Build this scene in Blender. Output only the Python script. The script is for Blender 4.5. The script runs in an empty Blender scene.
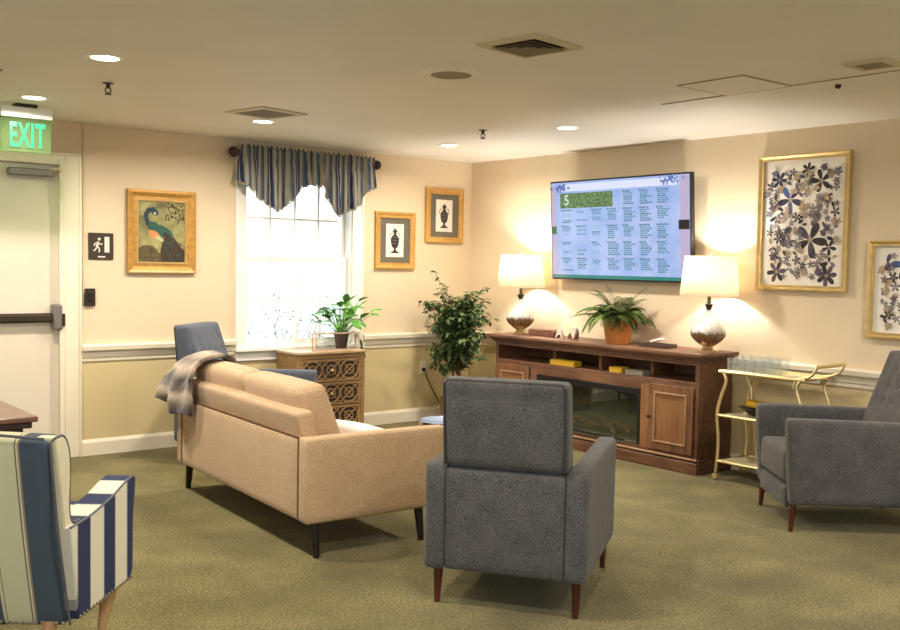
import bpy, bmesh, math, random
from mathutils import Vector, Matrix, noise
R = math.radians
PI = math.pi
sc = bpy.context.scene
C = sc.collection
random.seed(7)

# ------------------------------------------------------------------ materials
def lin(c):
    def f(v):
        v /= 255.0
        return v / 12.92 if v <= 0.04045 else ((v + 0.055) / 1.055) ** 2.4
    return (f(c[0]), f(c[1]), f(c[2]), 1.0)

class NT:
    def __init__(s, name):
        s.m = bpy.data.materials.new(name); s.m.use_nodes = True
        s.t = s.m.node_tree; s.b = s.t.nodes['Principled BSDF']
    def n(s, kind, **kw):
        x = s.t.nodes.new(kind)
        for k, v in kw.items():
            if k in x.inputs.keys(): x.inputs[k].default_value = v
            else: setattr(x, k, v)
        return x
    def l(s, a, b): s.t.links.new(a, b)
    def coords(s, scale=(1, 1, 1)):
        tc = s.n('ShaderNodeTexCoord'); mp = s.n('ShaderNodeMapping'); mp.inputs['Scale'].default_value = scale
        s.l(tc.outputs['Object'], mp.inputs['Vector']); return mp.outputs['Vector']
    def ramp(s, stops, fac, interp='LINEAR'):
        r = s.n('ShaderNodeValToRGB'); r.color_ramp.interpolation = interp
        e = r.color_ramp.elements
        e.remove(e[1]); e[0].position = stops[0][0]; e[0].color = stops[0][1]
        for p, c in stops[1:]: e.new(p).color = c
        s.l(fac, r.inputs['Fac']); return r.outputs['Color']
    def bump(s, height, strength, dist=0.01):
        b = s.n('ShaderNodeBump'); b.inputs['Strength'].default_value = strength; b.inputs['Distance'].default_value = dist
        s.l(height, b.inputs['Height']); s.l(b.outputs['Normal'], s.b.inputs['Normal'])

def plain(name, col, rough=0.6, metal=0.0, var=0.06, scale=6.0, bump=0.0, bscale=80, coat=0.0, spec=0.5):
    k = NT(name); c = lin(col)
    v = k.coords()
    nz = k.n('ShaderNodeTexNoise', Scale=scale, Detail=3.0); k.l(v, nz.inputs['Vector'])
    lo = tuple(x * (1 - var) for x in c[:3]) + (1,); hi = tuple(min(1, x * (1 + var)) for x in c[:3]) + (1,)
    k.l(k.ramp([(0.3, lo), (0.7, hi)], nz.outputs['Fac']), k.b.inputs['Base Color'])
    k.b.inputs['Roughness'].default_value = rough; k.b.inputs['Metallic'].default_value = metal
    k.b.inputs['Coat Weight'].default_value = coat; k.b.inputs['Specular IOR Level'].default_value = spec
    if bump:
        n2 = k.n('ShaderNodeTexNoise', Scale=bscale, Detail=4.0); k.l(v, n2.inputs['Vector']); k.bump(n2.outputs['Fac'], bump)
    return k.m

def fabric(name, a, b, scale=330, rough=0.95, bump=0.5, c3=None):
    k = NT(name); v = k.coords()
    n1 = k.n('ShaderNodeTexNoise', Scale=scale, Detail=2.0); k.l(k.coords((1, 1, .35)), n1.inputs['Vector'])
    n2 = k.n('ShaderNodeTexNoise', Scale=scale, Detail=2.0); k.l(k.coords((.35, .35, 1)), n2.inputs['Vector'])
    n3 = k.n('ShaderNodeTexNoise', Scale=9.0, Detail=3.0); k.l(v, n3.inputs['Vector'])
    ad = k.n('ShaderNodeMath', operation='ADD'); k.l(n1.outputs['Fac'], ad.inputs[0]); k.l(n2.outputs['Fac'], ad.inputs[1])
    h = k.n('ShaderNodeMath', operation='MULTIPLY'); h.inputs[1].default_value = 0.42; k.l(ad.outputs[0], h.inputs[0])
    h2 = k.n('ShaderNodeMath', operation='MULTIPLY_ADD'); h2.inputs[1].default_value = 0.16; k.l(n3.outputs['Fac'], h2.inputs[0]); k.l(h.outputs[0], h2.inputs[2])
    k.l(k.ramp([(0.36, lin(a)), (0.64, lin(b))], h2.outputs[0]), k.b.inputs['Base Color'])
    k.b.inputs['Roughness'].default_value = rough; k.b.inputs['Sheen Weight'].default_value = 0.15
    k.b.inputs['Specular IOR Level'].default_value = 0.2
    k.bump(ad.outputs[0], bump, 0.003)
    return k.m

def wood(name, a, b, grain=(1, 14, 14), rough=0.45, scale=3.0, coat=0.0):
    k = NT(name)
    v = k.coords(grain)
    nz = k.n('ShaderNodeTexNoise', Scale=scale, Detail=6.0, Roughness=0.65, Distortion=0.6); k.l(v, nz.inputs['Vector'])
    n2 = k.n('ShaderNodeTexNoise', Scale=2.2, Detail=2.0); k.l(k.coords(), n2.inputs['Vector'])
    m = k.n('ShaderNodeMath', operation='MULTIPLY_ADD'); m.inputs[1].default_value = 0.5; k.l(n2.outputs['Fac'], m.inputs[0])
    h = k.n('ShaderNodeMath', operation='MULTIPLY'); h.inputs[1].default_value = 0.5; k.l(nz.outputs['Fac'], h.inputs[0]); k.l(h.outputs[0], m.inputs[2])
    k.l(k.ramp([(0.36, lin(a)), (0.64, lin(b))], m.outputs[0]), k.b.inputs['Base Color'])
    k.b.inputs['Roughness'].default_value = rough; k.b.inputs['Coat Weight'].default_value = coat; k.b.inputs['Coat Roughness'].default_value = 0.25
    k.bump(nz.outputs['Fac'], 0.15, 0.004)
    return k.m

def emit(name, col, strength):
    k = NT(name); k.b.inputs['Base Color'].default_value = (0, 0, 0, 1); k.b.inputs['Roughness'].default_value = 0.25
    k.b.inputs['Emission Color'].default_value = lin(col); k.b.inputs['Emission Strength'].default_value = strength
    return k.m

def glass(name, tint=(255, 255, 255), rough=0.0, ior=1.45):
    k = NT(name); k.b.inputs['Base Color'].default_value = lin(tint); k.b.inputs['Transmission Weight'].default_value = 1.0
    k.b.inputs['Roughness'].default_value = rough; k.b.inputs['IOR'].default_value = ior
    return k.m

def thin_glass(name, tint=(250, 252, 252)):
    k = NT(name); tr = k.n('ShaderNodeBsdfTransparent', Color=lin(tint)); gl = k.n('ShaderNodeBsdfGlossy', Roughness=0.02)
    lw = k.n('ShaderNodeLayerWeight', Blend=0.25); fr = k.n('ShaderNodeMath', operation='MULTIPLY_ADD'); fr.inputs[1].default_value = .45; fr.inputs[2].default_value = .03; k.l(lw.outputs['Facing'], fr.inputs[0]); mx = k.n('ShaderNodeMixShader')
    k.l(fr.outputs[0], mx.inputs[0]); k.l(tr.outputs[0], mx.inputs[1]); k.l(gl.outputs[0], mx.inputs[2])
    k.l(mx.outputs[0], k.t.nodes['Material Output'].inputs['Surface'])
    return k.m

def stripes(name, axis, period, stops, shift=0.0):
    k = NT(name); tc = k.n('ShaderNodeTexCoord'); sp = k.n('ShaderNodeSeparateXYZ'); k.l(tc.outputs['Object'], sp.inputs[0])
    m = k.n('ShaderNodeMath', operation='MULTIPLY_ADD'); m.inputs[1].default_value = 1 / period; m.inputs[2].default_value = shift
    k.l(sp.outputs[axis], m.inputs[0])
    f = k.n('ShaderNodeMath', operation='FRACT'); k.l(m.outputs[0], f.inputs[0])
    k.l(k.ramp([(p, lin(c)) for p, c in stops], f.outputs[0], 'CONSTANT'), k.b.inputs['Base Color'])
    k.b.inputs['Roughness'].default_value = 0.9; k.b.inputs['Specular IOR Level'].default_value = 0.2
    n1 = k.n('ShaderNodeTexNoise', Scale=300.0, Detail=2.0); k.l(tc.outputs['Object'], n1.inputs['Vector']); k.bump(n1.outputs['Fac'], 0.3, 0.002)
    return k.m

def wallpaint(name, col):
    k = NT(name); v = k.coords(); c = lin(col)
    n1 = k.n('ShaderNodeTexNoise', Scale=1.6, Detail=4.0); k.l(v, n1.inputs['Vector'])
    n2 = k.n('ShaderNodeTexNoise', Scale=140.0, Detail=3.0); k.l(v, n2.inputs['Vector'])
    k.l(k.ramp([(0.3, tuple(x * .965 for x in c[:3]) + (1,)), (0.7, tuple(min(1, x * 1.03) for x in c[:3]) + (1,))], n1.outputs['Fac']), k.b.inputs['Base Color'])
    k.b.inputs['Roughness'].default_value = 0.62; k.bump(n2.outputs['Fac'], 0.12, 0.004)
    return k.m

def carpet():
    k = NT('olive_carpet'); v = k.coords()
    n1 = k.n('ShaderNodeTexNoise', Scale=75.0, Detail=5.0, Roughness=0.75); k.l(v, n1.inputs['Vector'])
    n2 = k.n('ShaderNodeTexNoise', Scale=2.4, Detail=4.0); k.l(v, n2.inputs['Vector'])
    m = k.n('ShaderNodeMath', operation='MULTIPLY_ADD'); m.inputs[1].default_value = 0.3; k.l(n2.outputs['Fac'], m.inputs[0])
    h = k.n('ShaderNodeMath', operation='MULTIPLY'); h.inputs[1].default_value = 0.7; k.l(n1.outputs['Fac'], h.inputs[0]); k.l(h.outputs[0], m.inputs[2])
    k.l(k.ramp([(0.34, lin((64, 57, 22))), (0.5, lin((110, 101, 54))), (0.66, lin((164, 154, 102)))], m.outputs[0]), k.b.inputs['Base Color'])
    k.b.inputs['Roughness'].default_value = 1.0; k.b.inputs['Sheen Weight'].default_value = 0.2; k.b.inputs['Specular IOR Level'].default_value = 0.1
    n3 = k.n('ShaderNodeTexNoise', Scale=230.0, Detail=2.0); k.l(v, n3.inputs['Vector']); k.bump(n3.outputs['Fac'], 0.9, 0.008)
    return k.m

M = {}
M['wall_up'] = wallpaint('cream_wall_paint', (222, 203, 172))
M['wall_low'] = wallpaint('khaki_wall_paint', (212, 193, 146))
M['ceil'] = wallpaint('ceiling_paint', (236, 232, 222))
M['carpet'] = carpet()
M['trim'] = plain('trim_paint', (236, 226, 204), 0.4, var=0.02)
M['white'] = plain('white_paint', (240, 238, 230), 0.4, var=0.02)
M['doorpaint'] = plain('door_paint', (226, 216, 196), 0.35, var=0.03, scale=2)
M['gray'] = fabric('charcoal_heather_fabric', (46, 46, 48), (108, 106, 105))
M['graypipe'] = plain('charcoal_piping', (52, 48, 46), 0.9)
M['gray_windowlit'] = fabric('window_lit_heather_fabric', (62, 66, 76), (104, 110, 124))  # chair fabric with the window's bluish light put into its colour
M['tan'] = fabric('tan_linen_fabric', (178, 146, 112), (208, 179, 144), scale=220, bump=0.3)
M['seam'] = plain('tan_seam', (110, 84, 58), 0.9)
M['legred'] = wood('mahogany_leg', (54, 22, 16), (92, 42, 30), (14, 14, 1), rough=0.3)
M['legblack'] = plain('black_leg', (26, 18, 15), 0.35)
M['console'] = wood('brown_console_wood', (74, 46, 34), (134, 94, 68), (12, 1, 12), rough=0.42)
M['console_v'] = wood('brown_console_wood_upright', (80, 50, 34), (146, 102, 70), (12, 12, 1), rough=0.42)
M['panelwood'] = wood('brown_door_panel', (116, 78, 50), (158, 114, 76), (12, 12, 1), rough=0.4)
M['bevelwood'] = wood('light_bevel_wood', (140, 108, 80), (176, 142, 110), (12, 12, 1), rough=0.35)
M['cavity'] = plain('dark_cavity', (48, 32, 26), 0.8)
M['black'] = plain('black_plastic', (22, 22, 24), 0.35)
M['firebox'] = plain('firebox_dark', (112, 114, 104), 0.7)
M['ember'] = plain('ash_logs', (150, 116, 98), 0.9, var=0.3, scale=30)
M['darkglass'] = thin_glass('fireplace_glass', (225, 230, 225))
M['brass'] = plain('polished_brass', (240, 218, 164), 0.3, 0.85)
M['gold'] = plain('gold_frame', (206, 178, 118), 0.42, 0.45, var=0.12, scale=20)
M['goldw'] = plain('antique_gold_frame', (184, 138, 66), 0.5, 0.35, var=0.18, scale=30, bump=0.2)
M['oakgold'] = wood('golden_oak_frame', (172, 124, 56), (206, 160, 84), (10, 1, 10), rough=0.45)
M['goldlight'] = plain('pale_gold_liner', (226, 206, 150), 0.5, 0.2)
M['paper'] = plain('art_paper', (232, 224, 212), 0.8, var=0.03)
M['matgray'] = plain('grey_mat_board', (104, 98, 84), 0.85, var=0.1)
M['ink'] = plain('dark_ink', (48, 40, 42), 0.8)
M['metal'] = plain('brushed_steel', (150, 146, 138), 0.35, 0.9)
M['bronze'] = plain('dark_bronze', (66, 56, 44), 0.45, 0.6)
M['darkwood'] = plain('dark_rod_wood', (46, 30, 24), 0.4)
M['leafd'] = plain('ficus_leaf', (78, 98, 56), 0.45, var=0.5, scale=14)
M['leafg'] = plain('bright_leaf', (88, 150, 52), 0.4, var=0.45, scale=20)
M['leaff'] = plain('fern_leaf', (96, 116, 54), 0.55, var=0.5, scale=16)
M['bark'] = plain('ficus_bark', (128, 96, 68), 0.85, var=0.25, scale=30)
M['soil'] = plain('potting_soil', (50, 38, 28), 1.0, var=0.4, scale=40)
M['copper'] = wood('copper_wood_pot', (178, 108, 48), (214, 146, 78), (14, 14, 1), rough=0.35)
M['darkpot'] = plain('dark_brown_pot', (74, 56, 48), 0.5)
M['wicker'] = plain('wicker_pot', (130, 98, 64), 0.8, var=0.3, scale=60, bump=0.5, bscale=90)
M['chest'] = wood('weathered_chest_wood', (112, 84, 52), (158, 124, 80), (1, 12, 12), rough=0.55)
M['chestdark'] = plain('chest_backing', (52, 40, 28), 0.7)
M['chesttop'] = wood('pale_chest_top', (160, 134, 100), (196, 172, 136), (1, 12, 12), rough=0.3)
M['tablewood'] = wood('walnut_table_wood', (84, 52, 38), (150, 104, 78), (1, 12, 12), rough=0.28, coat=0.3)
M['tableedge'] = plain('dark_table_edge', (54, 26, 20), 0.35)
M['cabriole'] = wood('oak_cabriole', (158, 118, 76), (196, 158, 112), (12, 12, 1), rough=0.35)
M['clear'] = thin_glass('clear_glass')
M['frost'] = thin_glass('lantern_glass', (244, 246, 246))
M['traytop'] = plain('pale_tray', (226, 214, 180), 0.15, 0.3)
M['palewood'] = plain('pale_pinkish_wood', (206, 178, 152), 0.5, var=0.08)
M['yellow'] = plain('yellow_cover', (226, 178, 40), 0.6)
M['pagegray'] = plain('grey_cover', (150, 140, 124), 0.7)
M['brownblock'] = plain('brown_block', (108, 70, 52), 0.6, var=0.15, scale=20)
M['pinkwhite'] = plain('whitewashed_wood', (226, 208, 194), 0.6)
M['darktray'] = plain('dark_tray', (70, 48, 40), 0.5)
M['bulb'] = emit('lamp_bulb', (255, 240, 215), 30)
M['chain'] = plain('nickel_finial', (190, 180, 160), 0.3, 0.9)
M['pillow'] = plain('white_pillow', (236, 228, 224), 0.9, var=0.05, scale=30)
M['bluegloss'] = plain('blue_glaze', (150, 170, 206), 0.12, var=0.25, scale=5, coat=0.5)
M['signbrown'] = plain('dark_sign', (58, 44, 36), 0.5)
M['signwhite'] = plain('sign_white', (236, 228, 210), 0.6)
M['louver'] = plain('vent_louver', (136, 122, 96), 0.6)
M['ventdark'] = plain('vent_dark', (64, 56, 42), 0.8)
M['venttrim'] = plain('vent_trim', (206, 192, 160), 0.5)
M['crease'] = plain('panel_gap', (168, 154, 126), 0.9)
M['lens'] = emit('downlight_lens', (255, 244, 220), 7)
M['exitplate'] = None
M['bush'] = plain('outdoor_leaf', (84, 100, 96), 0.7, var=0.3)
M['snow'] = plain('outdoor_ground', (200, 204, 200), 0.9)

def shade_mat():
    k = NT('linen_lamp_shade'); v = k.coords((1, 1, 1))
    d = k.n('ShaderNodeBsdfDiffuse', Color=lin((250, 244, 232))); t = k.n('ShaderNodeBsdfTranslucent', Color=lin((252, 240, 220)))
    n1 = k.n('ShaderNodeTexNoise', Scale=200.0); k.l(v, n1.inputs['Vector'])
    b = k.n('ShaderNodeBump'); b.inputs['Strength'].default_value = .1; k.l(n1.outputs['Fac'], b.inputs['Height']); k.l(b.outputs[0], d.inputs['Normal'])
    mx = k.n('ShaderNodeMixShader', Fac=0.6); k.l(d.outputs[0], mx.inputs[1]); k.l(t.outputs[0], mx.inputs[2])
    k.l(mx.outputs[0], k.t.nodes['Material Output'].inputs['Surface']); return k.m
M['shade'] = shade_mat()

def mercury():
    k = NT('mercury_glass'); tc = k.n('ShaderNodeTexCoord'); sp = k.n('ShaderNodeSeparateXYZ'); k.l(tc.outputs['Object'], sp.inputs[0])
    nz = k.n('ShaderNodeTexNoise', Scale=40.0, Detail=4.0); k.l(tc.outputs['Object'], nz.inputs['Vector'])
    m = k.n('ShaderNodeMath', operation='MULTIPLY_ADD'); m.inputs[1].default_value = 0.05; k.l(nz.outputs['Fac'], m.inputs[0]); k.l(sp.outputs[2], m.inputs[2])
    k.l(k.ramp([(0.05, lin((150, 112, 66))), (0.155, lin((128, 104, 78))), (0.175, lin((206, 202, 194))), (0.3, lin((222, 222, 220)))], m.outputs[0]), k.b.inputs['Base Color'])
    k.b.inputs['Metallic'].default_value = 0.45; k.b.inputs['Roughness'].default_value = 0.18
    k.bump(nz.outputs['Fac'], 0.25, 0.004); return k.m
M['mercury'] = mercury()

# ------------------------------------------------------------------ geometry helpers
class MB:
    def __init__(s): s.bm = bmesh.new(); s.mi = 0
    def _new(s, verts):
        for f in {f for v in verts for f in v.link_faces}: f.material_index = s.mi
    def box(s, x0, x1, y0, y1, z0, z1, mat=None):
        g = bmesh.ops.create_cube(s.bm, size=1.0)
        for v in g['verts']:
            v.co = Vector(((x0 + x1) / 2 + v.co.x * (x1 - x0), (y0 + y1) / 2 + v.co.y * (y1 - y0), (z0 + z1) / 2 + v.co.z * (z1 - z0)))
            if mat: v.co = mat @ v.co
        s._new(g['verts']); return s
    def poly(s, pts):
        vs = [s.bm.verts.new(p) for p in pts]; f = s.bm.faces.new(vs); f.material_index = s.mi; return s
    def prism(s, pts, a, b, axis='y'):
        # outline in the two other axes, extruded a..b along axis
        def P(p, t):
            if axis == 'y': return (p[0], t, p[1])
            if axis == 'x': return (t, p[0], p[1])
            return (p[0], p[1], t)
        A = [s.bm.verts.new(P(p, a)) for p in pts]; B = [s.bm.verts.new(P(p, b)) for p in pts]
        fs = [s.bm.faces.new(A), s.bm.faces.new(B[::-1])]
        n = len(pts)
        for i in range(n): fs.append(s.bm.faces.new([A[i], B[i], B[(i + 1) % n], A[(i + 1) % n]]))
        for f in fs: f.material_index = s.mi
        bmesh.ops.recalc_face_normals(s.bm, faces=fs); return s
    def lathe(s, prof, seg=24, c=(0, 0, 0), flute=None, cap=True):
        rings = []
        for r, z in prof:
            ring = []
            for i in range(seg):
                a = 2 * PI * i / seg; rr = r
                if flute: rr = r * (1 + flute[1] * math.cos(flute[0] * a + (flute[2] * z if len(flute) > 2 else 0)) * min(1, r / .04))
                ring.append(s.bm.verts.new((c[0] + rr * math.cos(a), c[1] + rr * math.sin(a), c[2] + z)))
            rings.append(ring)
        fs = []
        for j in range(len(rings) - 1):
            for i in range(seg):
                fs.append(s.bm.faces.new([rings[j][i], rings[j][(i + 1) % seg], rings[j + 1][(i + 1) % seg], rings[j + 1][i]]))
        if cap: fs.append(s.bm.faces.new(rings[0][::-1])); fs.append(s.bm.faces.new(rings[-1]))
        for f in fs: f.material_index = s.mi
        return s
    def tube(s, pts, r, seg=8, cyclic=False):
        pts = [Vector(p) for p in pts]; n = len(pts); rings = []
        up = Vector((0, 0, 1)); prev = None
        for i, p in enumerate(pts):
            if cyclic: t = (pts[(i + 1) % n] - pts[i - 1])
            else: t = pts[min(i + 1, n - 1)] - pts[max(i - 1, 0)]
            t.normalize()
            if prev is None:
                a = t.cross(up)
                if a.length < 0.05: a = t.cross(Vector((1, 0, 0)))
            else: a = prev - t * prev.dot(t)
            a.normalize(); prev = a; b = t.cross(a)
            rr = r[i] if isinstance(r, (list, tuple)) else r
            rings.append([s.bm.verts.new(p + (a * math.cos(2 * PI * k / seg) + b * math.sin(2 * PI * k / seg)) * rr) for k in range(seg)])
        fs = []
        for j in range(n if cyclic else n - 1):
            q = rings[(j + 1) % n]
            for k in range(seg): fs.append(s.bm.faces.new([rings[j][k], rings[j][(k + 1) % seg], q[(k + 1) % seg], q[k]]))
        if not cyclic: fs.append(s.bm.faces.new(rings[0][::-1])); fs.append(s.bm.faces.new(rings[-1]))
        for f in fs: f.material_index = s.mi
        return s
    def ball(s, c, r, u=10, v=7, sc=(1, 1, 1)):
        g = bmesh.ops.create_uvsphere(s.bm, u_segments=u, v_segments=v, radius=r)
        for x in g['verts']: x.co = Vector((x.co.x * sc[0] + c[0], x.co.y * sc[1] + c[1], x.co.z * sc[2] + c[2]))
        s._new(g['verts']); return s
    def soft(s, corners, r=0.03, puff=(0, 0, 0), n=14, dimples=None, dd=0.012):
        """rounded, slightly puffed block warped to 8 corners; corners[ix][iy][iz]"""
        cs = [[[Vector(corners[i][j][k]) for k in range(2)] for j in range(2)] for i in range(2)]
        L = [(cs[1][0][0] - cs[0][0][0]).length, (cs[0][1][0] - cs[0][0][0]).length, (cs[0][0][1] - cs[0][0][0]).length]
        g = bmesh.ops.create_cube(s.bm, size=2.0)
        ed = list({e for v in g['verts'] for e in v.link_edges})
        sub = bmesh.ops.subdivide_edges(s.bm, edges=ed, cuts=n - 1, use_grid_fill=True)
        vs = list({v for v in s.bm.verts if v.index == -1 or True} - s.done) if hasattr(s, 'done') else list(s.bm.verts)
        vs = [v for v in vs if v not in getattr(s, 'done', set())]
        # concentrate rows of vertices towards the rounded rims
        for v in vs:
            p = list(v.co); q = []
            for a in range(3):
                x = p[a]; rr = min(0.95, 2 * r / L[a])
                ax = abs(x)
                e = 1 - 2.6 / n
                t = (ax / e) * (1 - rr) if ax < e else (1 - rr) + (ax - e) / (1 - e) * rr
                q.append(math.copysign(t, x))
            w = [q[a] * L[a] / 2 for a in range(3)]
            inner = [max(-L[a] / 2 + r, min(L[a] / 2 - r, w[a])) for a in range(3)]
            d = Vector([w[a] - inner[a] for a in range(3)])
            if d.length > 1e-9: d = d.normalized() * r
            w = [inner[a] + d[a] for a in range(3)]
            u = [w[a] / (L[a] / 2) for a in range(3)]
            o = [0, 0, 0]
            for a in range(3):
                b, c = (a + 1) % 3, (a + 2) % 3
                o[a] = u[a] * puff[a] * (1 - u[b] ** 2) * (1 - u[c] ** 2)
            if dimples and u[0] > 0.8:
                for (dy, dz) in dimples:
                    rr2 = ((u[1] - dy) * L[1] / 2) ** 2 + ((u[2] - dz) * L[2] / 2) ** 2
                    o[0] -= dd * math.exp(-rr2 / (0.032 ** 2))
            tt = [(u[a] + 1) / 2 + o[a] / L[a] for a in range(3)]
            P = Vector((0, 0, 0))
            for i in range(2):
                for j in range(2):
                    for k in range(2):
                        P += cs[i][j][k] * ((tt[0] if i else 1 - tt[0]) * (tt[1] if j else 1 - tt[1]) * (tt[2] if k else 1 - tt[2]))
            v.co = P
        s._new(vs)
        s.done = set(s.bm.verts)
        return s
    def sb(s, x0, x1, y0, y1, z0, z1, r=0.03, puff=(0, 0, 0), n=12, **kw):
        return s.soft([[[(x, y, z) for z in (z0, z1)] for y in (y0, y1)] for x in (x0, x1)], r, puff, n, **kw)
    def build(s, name, mats, parent=None, bevel=0, seg=2, smooth=True, angle=40, loc=None, solid=0):
        me = bpy.data.meshes.new(name); s.bm.normal_update(); s.bm.to_mesh(me); s.bm.free()
        for m in (mats if isinstance(mats, (list, tuple)) else [mats]): me.materials.append(m)
        o = bpy.data.objects.new(name, me); C.objects.link(o)
        if parent: o.parent = parent
        if loc: o.location = loc
        if smooth:
            for p in me.polygons: p.use_smooth = True
            me.set_sharp_from_angle(angle=R(angle))
        if bevel:
            b = o.modifiers.new('bevel', 'BEVEL'); b.width = bevel; b.segments = seg; b.limit_method = 'ANGLE'; b.angle_limit = R(35)
        if solid:
            q = o.modifiers.new('thickness', 'SOLIDIFY'); q.thickness = solid; q.offset = 0
        return o

def thing(name, label, cat, loc=(0, 0, 0), rz=0.0, group=None):
    o = bpy.data.objects.new(name, None); C.objects.link(o); o.location = loc; o.rotation_euler = (0, 0, rz)
    o.empty_display_size = 0.1
    return tag(o, label, cat, group)
def tag(o, label, cat, group=None):
    o['label'] = label; o['category'] = cat
    if group: o['group'] = group
    return o
def struct(o):
    o['kind'] = 'structure'; return o
def dup(o, parent=None, loc=None, rz=None, label=None):
    c = o.copy(); C.objects.link(c)
    if parent: c.parent = parent
    if loc is not None: c.location = loc
    if rz is not None: c.rotation_euler = (0, 0, rz)
    if label: c['label'] = label
    for ch in [x for x in C.objects if x.parent == o]: dup(ch, c)
    return c
def text_mesh(name, body, size, mat, parent, M4, ext=0.002, bold=0.0, sx=1.0):
    cu = bpy.data.curves.new(name, 'FONT'); cu.body = body; cu.size = size; cu.extrude = ext; cu.align_x = 'CENTER'; cu.align_y = 'CENTER'; cu.offset = bold; cu.space_character = 1.12 if len(body) > 1 else 1.0
    o = bpy.data.objects.new(name, cu); C.objects.link(o)
    dg = bpy.context.evaluated_depsgraph_get(); me = bpy.data.meshes.new_from_object(o.evaluated_get(dg))
    bpy.data.objects.remove(o); me.transform(Matrix.Diagonal((sx, 1, 1, 1))); me.transform(M4); me.materials.clear(); me.materials.append(mat)
    me.name = name
    ob = bpy.data.objects.new(name, me); C.objects.link(ob)
    if parent: ob.parent = parent
    return ob

# ------------------------------------------------------------------ room
H = 2.44; XL = -8.2; YF = -9.6; RZ = 0.827
WX0, WX1, WZ0, WZ1 = -2.405, -1.36, 0.745, 2.21     # window hole
def wall(name, parts, mat):
    b = MB()
    for p in parts: b.box(*p)
    return struct(b.build(name, mat, smooth=False))
struct(MB().box(XL - .2, .2, YF - .2, .2, -.12, 0).build('floor', M['carpet'], smooth=False))
struct(MB().box(XL - .2, .2, YF - .2, .2, H, H + .12).build('ceiling', M['ceil'], smooth=False))
# back wall with window opening; paint changes at the chair rail
b = MB()
DX0, DX1, DZ = -4.86, -3.805, 2.125
for seg in [(XL - .2, DX0, 0, H), (DX0, DX1, DZ, H), (DX1, WX0, 0, H), (WX0, WX1, 0, WZ0), (WX0, WX1, WZ1, H), (WX1, .2, 0, H)]:
    x0, x1, z0, z1 = seg
    if z0 < RZ < z1:
        b.mi = 1; b.box(x0, x1, 0, .16, z0, RZ - .03); b.mi = 0; b.box(x0, x1, 0, .16, RZ - .03, z1)
    else:
        b.mi = 1 if z1 <= RZ else 0; b.box(x0, x1, 0, .16, z0, z1)
struct(b.build('wall_back', [M['wall_up'], M['wall_low']], smooth=False))
b = MB(); b.mi = 1; b.box(0, .16, YF - .2, 0, 0, RZ - .03); b.mi = 0; b.box(0, .16, YF - .2, 0, RZ - .03, H)
struct(b.build('wall_right', [M['wall_up'], M['wall_low']], smooth=False))
LWY0, LWY1, LWZ0, LWZ1 = -7.2, -3.0, .75, 2.15  # opening for an added, unseen side window
struct(MB().box(XL - .16, XL, YF, LWY0, 0, H).box(XL - .16, XL, LWY1, 0, 0, H).box(XL - .16, XL, LWY0, LWY1, 0, LWZ0).box(XL - .16, XL, LWY0, LWY1, LWZ1, H).build('wall_left', M['wall_up'], smooth=False))
FWX0, FWX1 = -6.2, -1.6  # opening for an added, unseen rear window
struct(MB().box(XL, FWX0, YF - .16, YF, 0, H).box(FWX1, 0, YF - .16, YF, 0, H).box(FWX0, FWX1, YF - .16, YF, 0, LWZ0).box(FWX0, FWX1, YF - .16, YF, LWZ1, H).build('wall_front', M['wall_up'], smooth=False))
b = MB()
for i in range(5):
    y = LWY0 + (LWY1 - LWY0) * i / 4; b.box(XL - .12, XL - .04, y - .03, y + .03, LWZ0, LWZ1)
b.box(XL - .12, XL - .04, LWY0, LWY1, LWZ0, LWZ0 + .05).box(XL - .12, XL - .04, LWY0, LWY1, LWZ1 - .05, LWZ1)
struct(b.build('added_window_side', M['white'], smooth=False))  # added out of view so daylight lifts the ceiling
b = MB()
for i in range(5):
    x = FWX0 + (FWX1 - FWX0) * i / 4; b.box(x - .03, x + .03, YF - .12, YF - .04, LWZ0, LWZ1)
b.box(FWX0, FWX1, YF - .12, YF - .04, LWZ0, LWZ0 + .05).box(FWX0, FWX1, YF - .12, YF - .04, LWZ1 - .05, LWZ1)
struct(b.build('added_window_rear', M['white'], smooth=False))  # added behind the camera, its daylight brightens the ceiling

def base_prof(): return [(0, 0), (.016, 0), (.016, .095), (.010, .108), (.004, .119), (0, .119)]
def rail_prof(z=RZ): return [(0, z - .125), (.010, z - .125), (.012, z - .10), (.020, z - .092), (.020, z - .062), (.030, z - .05), (.050, z - .042), (.054, z - .012), (.040, z), (0, z)]
def run_x(name, x0, x1, prof, mat):   # along the back wall
    return struct(MB().prism([(-p[0], p[1]) for p in prof], x0, x1, 'x').build(name, mat, smooth=False))
def run_y(name, y0, y1, prof, mat):
    return struct(MB().prism([(-p[0], p[1]) for p in prof], y0, y1, 'y').build(name, mat, smooth=False))
run_x('baseboard_back', -3.72, -.001, base_prof(), M['trim'])
run_y('baseboard_right', YF, -.016, base_prof(), M['trim'])
run_x('trim_1', -3.72, -2.49, rail_prof(), M['trim'])
run_x('trim_2', -1.245, -.001, rail_prof(), M['trim'])
run_y('trim_3', YF, -.03, rail_prof(), M['trim'])
run_x('baseboard_back_far', XL, -4.95, base_prof(), M['trim'])

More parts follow.
